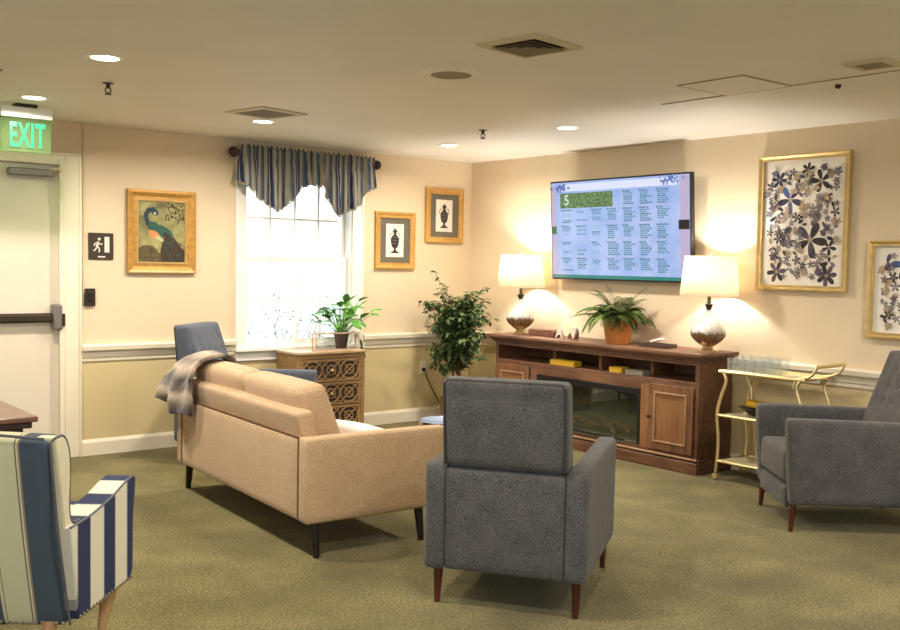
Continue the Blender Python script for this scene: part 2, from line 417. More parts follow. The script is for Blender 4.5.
# door
d = bpy.data.objects.new('door_1', None); C.objects.link(d); struct(d); d.location = (DX1, 0, 0)
ox = DX1
MB().box(DX0 + .004 - ox, -.0345, .02, .065, .006, DZ + .01).build('door_leaf', M['doorpaint'], d, bevel=.003)
MB().box(-.035, .085, -.02, .001, 0, DZ + .085).box(DX0 - .085 - ox, DX0 + .0 - ox, -.02, .001, 0, DZ + .085).box(DX0 - .001 - ox, -.034, -.02, .001, DZ - .0, DZ + .085) \
    .box(-.0345, -.0005, .0, .15, 0, DZ).box(DX0 + .002 - ox, -.035, .066, .15, DZ - .03, DZ + .01).build('door_frame', M['trim'], d, bevel=.005)
MB().box(-.075, -.0352, -.035, -.0201, 0, DZ + .03).box(.070, .087, -.030, -.0201, 0, DZ + .087).box(DX0 - ox, .087, -.030, -.0201, DZ + .07, DZ + .087).build('frame_moulding', M['trim'], d, bevel=.004)
MB().box(-.95, -.11, -.045, -.005, 1.005, 1.052).box(-.95, -.09, -.01, .021, .995, 1.062).build('panic_bar', M['bronze'], d, bevel=.006)
MB().box(-.125, -.060, -.055, .021, .945, 1.125).build('panic_latch', M['metal'], d, bevel=.008)
MB().box(-.062, -.040, -.055, -.02, .97, 1.06).build('latch_strike', M['bronze'], d, bevel=.004)
MB().box(-.42, -.12, -.055, .021, 2.035, 2.085).build('door_closer', M['metal'], d, bevel=.008)
MB().tube([(-.15, -.04, 2.085), (-.10, -.09, 2.088), (-.06, -.045, 2.09)], .008).tube([(-.08, -.05, 2.06), (-.055, -.055, 2.0), (-.055, -.055, 1.9), (-.09, -.05, 1.86)], .008).build('closer_arm', M['trim'], d)
for z in (.25, 1.9): MB().lathe([(.008, 0), (.008, .09)], 8, (-1.03, -.01, z)).build('hinge', M['metal'], d)

# window
w = bpy.data.objects.new('window_1', None); C.objects.link(w); struct(w); w.location = (-1.88, 0, 0)
ox = -1.88; L0 = WX0 - ox; L1 = WX1 - ox
MB().box(L0 - .075, L0 + .004, -.022, .001, WZ0, WZ1 + .08).box(L1 - .004, L1 + .10, -.022, .001, WZ0, WZ1 + .08).box(L0 - .075, L1 + .10, -.022, .0011, WZ1, WZ1 + .08) \
    .box(L0 - .085, L0 - .068, -.032, 0, WZ0, WZ1 + .09).box(L1 + .09, L1 + .107, -.032, 0, WZ0, WZ1 + .09).box(L0 - .085, L1 + .107, -.032, 0, WZ1 + .075, WZ1 + .092).build('casing', M['white'], w, bevel=.004)
MB().box(L0, L0 + .02, 0, .15, WZ0, WZ1).box(L1 - .02, L1, 0, .15, WZ0, WZ1).box(L0, L1, 0, .15, WZ1 - .02, WZ1).box(L0, L1, 0, .15, WZ0, WZ0 + .02).build('jamb', M['white'], w)
MB().box(L0 - .09, L1 + .112, -.055, .06, WZ0 - .022, WZ0 + .006).box(L0 - .075, L1 + .10, -.02, .001, WZ0 - .10, WZ0 - .022).build('window_sill', M['white'], w, bevel=.004)
def sash(nm, x0, x1, z0, z1, y, st, rb, rt, ncol, nrow):
    b = MB().box(x0, x0 + st, y, y + .035, z0, z1).box(x1 - st, x1, y, y + .035, z0, z1).box(x0 + st, x1 - st, y, y + .035, z0, z0 + rb).box(x0 + st, x1 - st, y, y + .035, z1 - rt, z1)
    s = b.build(nm, M['white'], w, bevel=.003)
    g = MB()
    gx0, gx1, gz0, gz1 = x0 + st, x1 - st, z0 + rb, z1 - rt
    for i in range(1, ncol): x = gx0 + (gx1 - gx0) * i / ncol; g.box(x - .010, x + .010, y + .006, y + .028, gz0, gz1)
    for i in range(1, nrow): z = gz0 + (gz1 - gz0) * i / nrow; g.box(gx0, gx1, y + .0062, y + .0278, z - .010, z + .010)
    g.build('muntin', M['white'], s)
    MB().box(gx0, gx1, y + .015, y + .019, gz0, gz1).build('pane', M['clear'], s)
sash('upper_sash', L0 + .02, L1 - .02, 1.46, WZ1 - .02, .085, .035, .045, .05, 4, 2)
sash('lower_sash', L0 + .02, L1 - .02, WZ0 + .02, 1.505, .045, .035, .045, .045, 4, 2)

# ------------------------------------------------------------------ outdoors through the window
struct(MB().box(-40, 30, -40, 40, -.95, -.85).build('ground_outside', M['snow'], smooth=False))
def shrub(loc, h, w_, seed, label, n=420):
    rnd = random.Random(seed); b = MB(); t = thing('garden_shrub', label, 'shrub', loc, 0, 'pale shrubs outside the window')
    br = []
    for i in range(9):
        a = rnd.uniform(0, 2 * PI); p = Vector((0, 0, 0)); pts = [p.copy()]; dv = Vector((math.cos(a) * .35, math.sin(a) * .35, 1))
        for j in range(6): p = p + dv.normalized() * h / 6; dv += Vector((rnd.uniform(-.5, .5), rnd.uniform(-.5, .5), -.03)); pts.append(p.copy())
        b.tube(pts, [.02, .017, .014, .011, .008, .006, .003], 5); br += pts[2:]
    b.build('stem', M['bark'], t)
    f = MB()
    for i in range(n):
        c = rnd.choice(br) + Vector((rnd.gauss(0, w_), rnd.gauss(0, w_), rnd.gauss(0, w_)))
        leaf(f, c, Vector((rnd.uniform(-1, 1), rnd.uniform(-1, 1), rnd.uniform(-.6, .8))), .07, .035, rnd)
    f.build('foliage', M['bush'], t)
def leaf(b, c, d, L, W, rnd, droop=.25, up=None):
    d = d.normalized(); s = d.cross(up or Vector((rnd.uniform(-.4, .4), rnd.uniform(-.4, .4), 1)))
    if s.length < .1: s = d.cross(Vector((1, 0, 0)))
    s.normalize(); n = s.cross(d)
    p = [c, c + d * L * .35 + s * W / 2 + n * W * .12, c + d * L * .72 + s * W * .36 + n * (W * .1 - droop * L * .3), c + d * L - n * droop * L * .6,
         c + d * L * .72 - s * W * .36 + n * (W * .1 - droop * L * .3), c + d * L * .35 - s * W / 2 + n * W * .12, c + d * L * .5 - n * droop * L * .12]
    vs = [b.bm.verts.new(x) for x in p]
    for q in [(0, 1, 6), (1, 2, 6), (2, 3, 6), (3, 4, 6), (4, 5, 6), (5, 0, 6)]:
        f = b.bm.faces.new([vs[i] for i in q]); f.material_index = b.mi
shrub((1.6, 6.5, -.8), 1.9, .13, 3, 'pale leafy shrub outside, seen through the middle lower panes', 300)
shrub((.6, 6.0, -.8), 1.45, .10, 5, 'smaller pale shrub outside, seen through the lowest left panes', 220)

# ------------------------------------------------------------------ ceiling fittings
def downlight(x, y, label):
    t = thing('ceiling_light', label, 'light', (x, y, H), 0, 'recessed ceiling lights')
    MB().lathe([(.066, -.001), (.068, -.007), (.088, -.005), (.092, -.0005)], 32, cap=False).build('trim_ring', M['white'], t)
    MB().lathe([(.001, -.003), (.067, -.004)], 32, cap=False).build('lens', M['lens'], t)
    li = bpy.data.lights.new('downlight_beam', 'AREA'); li.shape = 'DISK'; li.size = .12; li.energy = DL; li.color = (1.0, .91, .78); li.spread = R(165)
    o = bpy.data.objects.new('downlight_beam', li); C.objects.link(o); o.location = (x, y, H - .012)
    return t
DL = 15
for x, y, lb in [(-4.429, -2.485, 'round recessed light left of the peacock picture, largest one seen'),
                 (-4.323, -.973, 'round recessed light above the green exit sign'),
                 (-2.823, -1.084, 'round recessed light right in front of a square vent, above the valance'),
                 (-1.064, -.971, 'round recessed light nearest the room corner'),
                 (-1.139, -2.385, 'round recessed light nearest the wall screen'),
                 (-4.43, -4.05, 'round recessed light cut off by the top edge of the photo')]:
    downlight(x, y, lb)
for x, y in [(-1.3, -5.4), (-4.4, -5.9), (-2.8, -7.6)]:  # extra lights added out of view, beyond the known fixtures
    downlight(x, y, 'added round recessed light behind the seats, out of view')

def sprinkler(x, y, label):
    t = thing('sprinkler_head', label, 'sprinkler', (x, y, H), 0, 'ceiling sprinklers')
    MB().lathe([(.001, -.004), (.03, -.004), (.032, -.0005)], 20, cap=False).build('escutcheon', M['bronze'], t)
    MB().lathe([(.011, -.03), (.013, -.004)], 12).tube([(-.014, 0, -.028), (-.016, 0, -.045), (0, 0, -.06)], .0035, 6).tube([(.014, 0, -.028), (.016, 0, -.045), (0, 0, -.06)], .0035, 6).build('sprinkler_body', M['bronze'], t)
    MB().lathe([(.020, -.064), (.020, -.060)], 12).build('deflector', M['bronze'], t)
sprinkler(-4.162, -1.786, 'dark sprinkler head below the largest ceiling light')
sprinkler(-1.462, -1.856, 'dark sprinkler head between the two lights near the room corner')
sprinkler(-4.74, -1.755, 'dark sprinkler head at the left edge of the photo')

def vent(x, y, s, rz, label, pyramid):
    t = thing('ceiling_vent', label, 'vent', (x, y, H), rz, 'square ceiling vents')
    h = s / 2; b = MB()
    prof = [(0, -.0006), (0, -.006), (.006, -.012), (.034, -.014), (.045, -.008), (.045, -.0006)]
    rings = [[b.bm.verts.new((sx * (h - o_), sy * (h - o_), zz)) for sx, sy in ((-1, -1), (1, -1), (1, 1), (-1, 1))] for o_, zz in prof]
    fs = []
    for q_ in range(6):
        n_ = rings[(q_ + 1) % 6]
        for a in range(4): fs.append(b.bm.faces.new([rings[q_][a], rings[q_][(a + 1) % 4], n_[(a + 1) % 4], n_[a]]))
    bmesh.ops.recalc_face_normals(b.bm, faces=fs)
    b.build('trim_frame', M['venttrim'], t)
    MB().box(-h + .04, h - .04, -h + .04, h - .04, -.004, -.0006).build('duct_opening', M['ventdark'], t, smooth=False)
    b = MB()
    k = 3 if pyramid else 7
    if pyramid:
        for j in range(3):
            r1 = h * (.68 - .2 * j); 
            rr_ = [[b.bm.verts.new((sx * q_, sy * q_, zz)) for sx, sy in ((-1, -1), (1, -1), (1, 1), (-1, 1))] for q_, zz in ((r1, -.018), (r1 - .03, -.006), (r1 - .032, -.008), (r1 - .002, -.020))]
            for q_ in range(4):
                n_ = rr_[(q_ + 1) % 4]
                for a in range(4): b.bm.faces.new([rr_[q_][a], rr_[q_][(a + 1) % 4], n_[(a + 1) % 4], n_[a]])
    else:
        for j in range(7):
            yy = -h * .72 + j * h * 1.44 / 6; b.box(-h * .75, h * .75, yy - .012, yy + .012, -.012, -.008)
    b.build('louvers', M['louver'], t)
vent(-3.12, -4.09, .335, R(8), 'square ceiling vent with stepped louvers, nearest the camera', True)
vent(-3.0, -1.46, .38, R(12), 'square flat ceiling vent beside the light above the window valance', False)
vent(-1.70, -4.92, .21, R(4), 'small ceiling vent at the right edge beside the ceiling hatch', False)
t = thing('ceiling_speaker', 'round white ceiling speaker between the two square vents', 'speaker', (-2.975, -3.36, H))
MB().lathe([(.105, -.014), (.13, -.012), (.158, -.006), (.162, -.0005)], 40, cap=False).build('rim', M['ceil'], t)
MB().lathe([(.001, -.013), (.106, -.012)], 40, cap=False).build('grille', M['louver'], t)
t = thing('ceiling_hatch', 'flush square access hatch outlined in the ceiling near the wall screen', 'hatch', (-1.68, -4.145, H))
MB().box(-.205, .205, -.195, .195, -.006, -.0005).build('hatch_panel', M['ceil'], t, bevel=.001)
b = MB()
for q in [(-.217, -.206, -.207, .207), (.206, .217, -.207, .65), (-.206, .206, -.207, -.196), (-.206, .206, .196, .207)]: b.box(q[0], q[1], q[2], q[3], -.005, -.0006)
b.build('hatch_gap', M['crease'], t, smooth=False)
struct(MB().box(-1.475, -1.463, -4.9, -4.36, -.004 + H, H - .0005).box(-1.475, -1.465, -6.5, -4.9, H - .004, H - .0005).build('trim_4', M['crease'], smooth=False))
tag(MB().lathe([(.012, -.02), (.018, -.001)], 10, (-1.321, -4.529, H)).build('smoke_sensor', M['bronze']), 'tiny dark sensor on the ceiling below the right-edge vent', 'sensor')

# exit sign
t = thing('exit_sign', 'lit green EXIT sign hanging from the ceiling in front of the door', 'sign', (-4.27, -.62, 0))
MB().box(-.075, .06, -.04, .04, 2.419, H - .0005).build('ceiling_canopy', M['bronze'], t, bevel=.003)
MB().box(-.16, .158, -.03, .03, 2.352, 2.419).build('housing', M['white'], t, bevel=.004)
k = NT('exit_acrylic'); tr = k.n('ShaderNodeBsdfTransparent', Color=lin((214, 236, 208))); em = k.n('ShaderNodeEmission', Color=lin((120, 210, 120)), Strength=.015); df = k.n('ShaderNodeBsdfDiffuse', Color=lin((112, 128, 92)))
m1 = k.n('ShaderNodeMixShader', Fac=.22); ad = k.n('ShaderNodeAddShader'); k.l(tr.outputs[0], m1.inputs[1]); k.l(df.outputs[0], m1.inputs[2]); k.l(m1.outputs[0], ad.inputs[0]); k.l(em.outputs[0], ad.inputs[1]); k.l(ad.outputs[0], k.t.nodes['Material Output'].inputs['Surface'])
MB().box(-.158, .155, -.006, .006, 2.135, 2.353).build('sign_plate', k.m, t, bevel=.002)
text_mesh('letters', 'EXIT', .215, emit('exit_green', (92, 240, 172), .62), t, Matrix.Translation((.004, -.009, 2.235)) @ Matrix.Rotation(PI / 2, 4, 'X'), .002, .006, .46)
li = bpy.data.lights.new('exit_glow', 'POINT'); li.energy = .04; li.color = (.3, 1, .5); li.shadow_soft_size = .08
o = bpy.data.objects.new('exit_glow', li); C.objects.link(o); o.location = (-4.27, -.72, 2.24)

# ------------------------------------------------------------------ on the back wall
t = thing('wall_conduit', 'thin painted conduit running up from the door frame corner to the ceiling', 'conduit', (-3.70, 0, 0))
MB().tube([(0, -.012, 2.19), (0, -.012, H)], .008).build('pipe', M['wall_up'], t); MB().tube([(0, -.012, 1.2), (0, -.012, 2.19)], .005).build('cable_cover', M['wall_up'], t)
t = thing('evacuation_sign', 'small dark square restroom exit sign with white figure and door', 'sign', (-3.573, 0, 1.552))
MB().box(-.092, .092, -.012, -.0005, -.098, .098).build('plate', M['signbrown'], t, bevel=.003)
b = MB()
b.box(.025, .06, -.015, -.0122, -.045, .07)
MBy = -.0135
def strip(b, pts, wd, y=MBy):
    for (x0, z0), (x1, z1) in zip(pts, pts[1:]):
        dx, dz = x1 - x0, z1 - z0; l = math.hypot(dx, dz); nx, nz = -dz / l * wd / 2, dx / l * wd / 2
        b.poly([(x0 + nx, y, z0 + nz), (x0 - nx, y, z0 - nz), (x1 - nx, y, z1 - nz), (x1 + nx, y, z1 + nz)])
strip(b, [(-.022, .035), (-.03, -.0)], .018); strip(b, [(-.03, 0), (-.012, -.02), (-.016, -.045)], .01); strip(b, [(-.03, 0), (-.042, -.025), (-.056, -.035)], .01)
strip(b, [(-.022, .03), (-.002, .012), (.01, .02)], .008); strip(b, [(-.024, .03), (-.046, .02), (-.052, .002)], .008)
b.ball((-.015, MBy, .052), .011, sc=(1, .15, 1)); strip(b, [(-.025, -.078), (.03, -.078)], .010)
b.build('pictogram', M['signwhite'], t)
t = thing('keypad_switch', 'small dark wall switch box beside the door frame', 'switch', (-3.658, 0, 1.175))
MB().box(-.04, .04, -.022, -.0005, -.065, .065).build('switch_plate', M['bronze'], t, bevel=.004); MB().box(-.018, .018, -.032, -.021, -.03, .035).build('key_pad', M['black'], t, bevel=.003)
t = thing('wall_outlet', 'pale wall outlet with plug beside the leafy tree', 'outlet', (-.555, 0, .50))
MB().box(-.04, .04, -.007, -.0005, -.06, .06).build('outlet_plate', M['trim'], t, bevel=.002); MB().box(-.015, .015, -.03, -.006, -.038, -.005).build('plug', M['black'], t, bevel=.004)
tag(MB().tube([(-.555, -.03, .475), (-.545, -.05, .42), (-.50, -.05, .33), (-.43, -.05, .22), (-.36, -.07, .10), (-.30, -.12, .006), (-.15, -.15, .006)], .005, 6).build('power_cord', M['bronze']), 'thin dark cord hanging from the wall outlet to the floor', 'cord')

def frame(b, w, h, fw, d, y=0.0):
    # mitred frame bars with stepped profile
    prof = [(0, -.0006), (0, -d), (fw * .25, -d * 1.1), (fw * .6, -d * .7), (fw, -d * .75), (fw, -.0006)]
    rings = []
    for (o_, yy) in prof:
        rings.append([b.bm.verts.new((sx * (w / 2 - o_), yy + y, sz * (h / 2 - o_))) for sx, sz in ((-1, -1), (1, -1), (1, 1), (-1, 1))])
    fs = []
    for j in range(len(rings)):
        q = rings[(j + 1) % len(rings)]
        for i in range(4): fs.append(b.bm.faces.new([rings[j][i], rings[j][(i + 1) % 4], q[(i + 1) % 4], q[i]]))
    for f in fs: f.material_index = b.mi
    bmesh.ops.recalc_face_normals(b.bm, faces=fs)
def blob(b, cx, cz, rx, rz_, a=0, y=-.01, n=12, k=0):
    pts = []
    for i in range(n):
        t_ = 2 * PI * i / n; x = rx * math.cos(t_); z = rz_ * math.sin(t_) * (1 + k * math.cos(t_))
        pts.append((cx + x * math.cos(a) - z * math.sin(a), y, cz + x * math.sin(a) + z * math.cos(a)))
    b.poly(pts)

# peacock picture
t = thing('peacock_picture', 'gold framed painting of a peacock between the door and the window', 'picture', (-3.108, -.001, 1.672))
b = MB(); frame(b, .545, .635, .085, .03); b.build('picture_frame', M['goldw'], t, smooth=False)
b = MB(); frame(b, .395, .485, .012, .026); b.build('inner_liner', M['goldlight'], t, smooth=False)
MB().box(-.26, .26, -.034, -.028, -.312, -.296).build('lower_edge', M['goldlight'], t, bevel=.002)
k = NT('olive_canvas'); nz = k.n('ShaderNodeTexNoise', Scale=7.0, Detail=5.0); k.l(k.coords(), nz.inputs['Vector'])
k.l(k.ramp([(.3, lin((74, 66, 38))), (.5, lin((142, 136, 84))), (.7, lin((176, 170, 112)))], nz.outputs['Fac']), k.b.inputs['Base Color']); k.b.inputs['Roughness'].default_value = .6
MB().box(-.188, .188, -.010, -.002, -.235, .235).build('canvas', k.m, t, smooth=False)
pk = [plain('pk_blue', (34, 56, 66), .6, var=.3), plain('pk_teal', (30, 84, 72), .6, var=.3), plain('pk_orange', (206, 136, 76), .6), plain('pk_brown', (58, 44, 32), .7, var=.4, scale=40), plain('pk_cream', (190, 184, 140), .7), plain('pk_rock', (88, 76, 46), .7, var=.4, scale=30)]
b = MB()
b.mi = 5; blob(b, -.11, -.17, .085, .07, 0, -.0105); blob(b, .0, -.2, .18, .04, 0, -.0106)
b.mi = 3; b.poly([(x, -.0112, z) for x, z in [(.02, -.04), (.09, -.03), (.15, -.11), (.186, -.14), (.186, -.228), (.0, -.228), (-.01, -.14)]])
b.mi = 0; strip(b, [(-.045, -.0), (-.10, .045), (-.125, .10), (-.12, .15), (-.085, .175), (-.055, .165)], .036, -.0118); blob(b, -.055, .15, .032, .024, -.6, -.0121)
b.mi = 4; blob(b, -.055, .14, .011, .011, 0, -.0126); b.mi = 1; blob(b, .015, -.0, .085, .042, -.5, -.0120); blob(b, -.06, .04, .05, .035, -.5, -.0119)
b.mi = 2; blob(b, -.06, -.02, .05, .028, -.45, -.0128); b.mi = 4; blob(b, -.02, -.05, .04, .014, -.5, -.0130)
b.mi = 3; blob(b, .045, -.035, .045, .022, -.8, -.0127)
rnd = random.Random(4)
for i in range(26): b.mi = rnd.choice([1, 5, 0]); blob(b, rnd.uniform(.02, .17), rnd.uniform(-.21, -.07) - .0, .010, .006, rnd.uniform(0, 3), -.0134, 6)
b.mi = 3
for pts in ([(.0, .21), (.05, .19), (.09, .2), (.16, .17), (.18, .10)], [(.10, .195), (.15, .14), (.14, .08), (.11, .06)], [(.05, .19), (.08, .12)]): strip(b, pts, .006, -.0114)
for i in range(26): blob(b, rnd.uniform(.0, .18), rnd.uniform(.09, .22), .012, .006, rnd.uniform(0, 3), -.0116, 6)
b.build('peacock_painting', pk, t, smooth=False)

def urn_pic(x, z, w_, h_, label):
    t = thing('urn_picture', label, 'picture', (x, -.001, z), 0, 'framed urn engravings')
    b = MB(); frame(b, w_, h_, .055, .028); b.build('picture_frame', M['oakgold'], t, smooth=False)
    MB().box(-w_ / 2 + .05, w_ / 2 - .05, -.009, -.002, -h_ / 2 + .05, h_ / 2 - .05).build('mat_board', M['matgray'], t, smooth=False)
    MB().box(-.098, .098, -.0105, -.0092, -.15, .15).build('paper', M['paper'], t, smooth=False)
    prof = [(.045, -.115), (.045, -.105), (.028, -.1), (.012, -.085), (.012, -.07), (.03, -.06), (.042, -.03), (.046, .0), (.040, .03), (.024, .045), (.014, .055), (.014, .07), (.026, .08), (.030, .088), (.012, .095), (.008, .11)]
    b = MB(); b.poly([(r, -.0116, z_) for r, z_ in prof] + [(-r, -.0116, z_) for r, z_ in prof[::-1]])
    for s in (-1, 1): strip(b, [(s * .044, .01), (s * .058, .03), (s * .05, .06), (s * .02, .065)], .006, -.0117)
    b.build('urn_engraving', M['ink'], t, smooth=False)
    b = MB()
    for zz in (-.03, .0, .025): b.box(-.028, .028, -.0122, -.0119, zz, zz + .006)
    b.build('engraving_highlight', M['matgray'], t, smooth=False)
urn_pic(-.905, 1.671, .44, .515, 'oak framed urn print, lower of the two, next to the window')
urn_pic(-.338, 1.92, .445, .51, 'oak framed urn print, higher of the two, next to the room corner')

# floral art on the right wall (built facing -y, turned to face -x)
def floral(name, loc, w_, h_, label, seed, fw=.038):
    t = thing(name, label, 'picture', loc, -PI / 2)
    b = MB(); frame(b, w_, h_, fw, .038); b.build('picture_frame', M['gold'], t, smooth=False)
    MB().box(-w_ / 2 + fw - .005, w_ / 2 - fw + .005, -.010, -.002, -h_ / 2 + fw - .005, h_ / 2 - fw + .005).build('paper', M['paper'], t, smooth=False)
    cols = [plain('petal_ink', (50, 48, 74), .8, var=.3, scale=30), plain('petal_plum', (88, 76, 92), .8, var=.3, scale=30), plain('petal_taupe', (168, 148, 122), .8, var=.2, scale=30), plain('petal_grey', (120, 116, 124), .8, var=.2), plain('petal_dark', (52, 44, 46), .8), plain('petal_blue', (72, 88, 132), .8, var=.3)]
    b = MB(); rnd = random.Random(seed); W2 = w_ / 2 - fw - .055; H2 = h_ / 2 - fw - .06
    yy = [-.0104]
    def Y(): yy[0] -= .000012; return yy[0]
    def flower(cx, cz, r, n, m, m2=None, wd=.36):
        a0 = rnd.uniform(0, 2); b.mi = m
        for i in range(n):
            a = a0 + 2 * PI * i / n
            b.mi = m if (m2 is None or i % 2) else m2
            blob(b, cx + math.cos(a) * r * .55, cz + math.sin(a) * r * .55, r * .48, r * wd * .6, a, Y(), 12, .3)
        b.mi = 2; blob(b, cx, cz, r * .16, r * .16, 0, Y(), 8)
    def sprig(cx, cz, a, L, m):
        b.mi = m; strip(b, [(cx, cz), (cx + math.cos(a) * L, cz + math.sin(a) * L)], .004, Y())
        for i in range(1, 5):
            px, pz = cx + math.cos(a) * L * i / 4.5, cz + math.sin(a) * L * i / 4.5
            for s in (-1, 1): blob(b, px + math.cos(a + s * .9) * .012, pz + math.sin(a + s * .9) * .012, .013, .0055, a + s * .9, Y(), 8)
    occ = []
    key = [(-.10, .16, .10, 5, 5, 0), (.06, -.12, .125, 5, 1, 4), (.13, .28, .08, 5, 4, None), (-.19, .30, .06, 6, 0, None), (.19, -.36, .075, 7, 4, 1), (-.19, -.34, .075, 6, 1, 4), (.03, .36, .05, 6, 4, None), (-.03, -.38, .06, 6, 1, None), (.20, -.17, .055, 5, 4, None)]
    for q in key:
        if abs(q[0]) < W2 and abs(q[1]) < H2: flower(*q); occ.append(q)
    tries = 0; placed = 0
    while tries < 2600:
        tries += 1
        cx, cz = rnd.uniform(-W2, W2), rnd.uniform(-H2, H2); r = rnd.uniform(.016, .03)
        if all(math.hypot(cx - q[0], cz - q[1]) > q[2] * .72 + r * .8 for q in occ):
            k_ = rnd.random()
            if k_ < .3: flower(cx, cz, r * 1.2, 5, rnd.choice([0, 1, 4, 3]))
            elif k_ < .65: sprig(cx, cz, rnd.uniform(0, 6), r * 2.6, rnd.choice([2, 2, 3, 1]))
            else: b.mi = rnd.choice([2, 3, 1, 4]); blob(b, cx, cz, r, r * .5, rnd.uniform(0, 3), Y(), 12, .25)
            occ.append((cx, cz, r))
    b.build('floral_print', cols, t, smooth=False)
floral('floral_picture', (-.001, -3.55, 1.795), .69, .94, 'large gold framed floral print on the wall right of the lamp', 11)
floral('floral_picture', (-.001, -4.385, 1.355), .69, .63, 'smaller gold framed floral print cut off by the right edge', 23)

# ------------------------------------------------------------------ valance
t = thing('window_valance', 'striped blue and beige swag valance gathered on a dark rod over the window', 'curtain', (-1.866, -.10, 0))
MB().tube([(-.64, 0, 2.325), (.64, 0, 2.325)], .014, 12).build('curtain_rod', M['darkwood'], t)
for s in (-1, 1):
    MB().ball((s * .69, 0, 2.325), .042, 16, 12).lathe([(.02, -.02), (.024, 0), (.02, .02)], 12, (s * .645, 0, 2.325)).build('finial', M['darkwood'], t)
    MB().box(s * .62 - .008, s * .62 + .008, 0, .09, 2.31, 2.335).build('rod_bracket', M['darkwood'], t, bevel=.002)
def val_bottom(x):
    # lower edge height: two pointed swags
    pts = [(-.635, 2.125), (-.535, 2.045), (-.31, 1.862), (-.225, 1.915), (-.11, 2.045), (-.02, 2.117), (.112, 2.087), (.173, 1.99), (.255, 1.85), (.50, 1.965), (.565, 2.085), (.635, 2.12)]
    for (a, za), (b_, zb) in zip(pts, pts[1:]):
        if a <= x <= b_: return za + (zb - za) * (x - a) / (b_ - a)
    return 2.1
b = MB(); NX, NZ = 260, 14; g = []
for i in range(NX + 1):
    x = -.635 + 1.27 * i / NX; zb = val_bottom(x); col = []
    for j in range(NZ + 1):
        v = j / NZ; z = 2.385 + .012 * math.sin(x * 150) - v * (2.385 - zb)
        fold = (math.sin(x * 40 + 1.2 * math.sin(x * 7)) * .65 + math.sin(x * 83 + 1.3) * .35)
        amp = .014 + .03 * v
        if .18 < v < .3: amp *= .55
        y = -.026 - .5 * abs(amp) + fold * amp
        col.append(b.bm.verts.new((x + .006 * math.sin(z * 30 + x * 20) * v - .07 * max(0, -x / .635) ** 2 * v, y, z)))
    g.append(col)
for i in range(NX):
    for j in range(NZ): b.bm.faces.new([g[i][j], g[i + 1][j], g[i + 1][j + 1], g[i][j + 1]])
vst = stripes('valance_stripe', 0, .128, [(0, (44, 52, 76)), (.14, (118, 122, 124)), (.2, (156, 150, 134)), (.40, (96, 104, 114)), (.5, (60, 82, 104)), (.62, (150, 142, 122)), (.78, (124, 124, 122)), (.86, (50, 56, 80)), (.95, (150, 148, 142))])
b.build('valance_fabric', vst, t, solid=.003, angle=180)
b = MB()
hem = []
for i in range(0, NX + 1, 1):
    x = -.635 + 1.27 * i / NX; zb = val_bottom(x); fold = (math.sin(x * 40 + 1.2 * math.sin(x * 7)) * .65 + math.sin(x * 83 + 1.3) * .35)
    hem.append((x + .006 * math.sin(zb * 30 + x * 20) - .07 * max(0, -x / .635) ** 2, -.026 - .022 + fold * .044, zb + .0))
b.tube(hem, .006, 5).build('hem_cord', plain('hem_beige', (150, 144, 128), .9), t)

# ------------------------------------------------------------------ mid-century armchair
def make_armchair(label, fab, pipe):
    t = thing('armchair', label, 'armchair', group=None)
    for s in (1, -1):
        y0, y1 = sorted((s * .258, s * .352))
        MB().soft([[[(-.43, y0, .16), (-.425, y0, .62)], [(-.43, y1, .16), (-.425, y1, .62)]], [[(.385, y0, .155), (.415, y0, .64)], [(.385, y1, .155), (.415, y1, .64)]]], .022, (0.004, .006, .004), 14).build('arm', fab, t)
    MB().sb(-.425, -.355, -.258, .258, .165, .60, .012, (.012, 0, 0), 14).build('back_panel', fab, t)
    MB().sb(-.36, .33, -.257, .257, .20, .30, .01).build('seat_base', fab, t)
    # reclining backrest: wedge leaning back
    dm = [(y, z) for z in (.62, .28, -.06) for y in (-.66, -.22, .22, .66)]
    X = lambda z: (-.385 - (z - .60) * .24, -.235 - (z - .45) * .30)
    zb, zt = .46, .985
    bk = MB().soft([[[(-.35, y, zb), (X(zt)[0] - .005, y, zt)] for y in (-.256, .256)], [[(-.17, y, zb), (X(zt)[1] + .035, y, zt + .005)] for y in (-.256, .256)]], .022, (.012, .004, .004), 30, dimples=dm, dd=.016).build('backrest', fab, t)
    # raised rear panel of the backrest above the body
    ub = MB().soft([[[(-.432, y, .615), (-.472, y, .99)] for y in (-.268, .268)], [[(-.30, y, .615), (-.36, y, .99)] for y in (-.268, .268)]], .024, (.008, .003, .003), 18).build('upper_back', fab, t)
    pts = [(-.435, -.258, .62), (-.468, -.258, .965), (-.470, -.242, .982), (-.470, .242, .982), (-.468, .258, .965), (-.435, .258, .62)]
    MB().tube(pts, .006, 6).build('piping', pipe, ub)
    for (u, v) in dm:
        z = (zb + zt) / 2 + v * (zt - zb) / 2; tt = (v + 1) / 2; xf = -.17 + (X(zt)[1] + .035 + .17) * tt
        xf += .012 * (1 - u * u) * (1 - v * v) - .017
        MB().ball((xf, u * .256, z), .013, 8, 6, (.5, 1, 1)).build('button', pipe, bk)
    MB().soft([[[(-.26, y, .29), (-.26, y, .44)] for y in (-.254, .254)], [[(.40, y, .255), (.40, y, .45)] for y in (-.254, .254)]], .03, (.006, .002, .014), 16).build('seat_cushion', fab, t)
    MB().sb(.335, .395, -.25, .25, .125, .245, .014, (.006, 0, 0)).build('footrest', fab, t)
    for sx in (-.36, .36):
        for sy in (-.303, .303):
            e = 0.012 * (1 if sx > 0 else -1)
            MB().tube([(sx, sy, .17), (sx + e, sy, .001)], [.023, .012], 12).build('leg', M['legred'], t)
    return t
ac = make_armchair('grey fabric armchair in the centre foreground, seen square from behind', M['gray'], M['graypipe'])
ac['group'] = 'matching low armchairs'
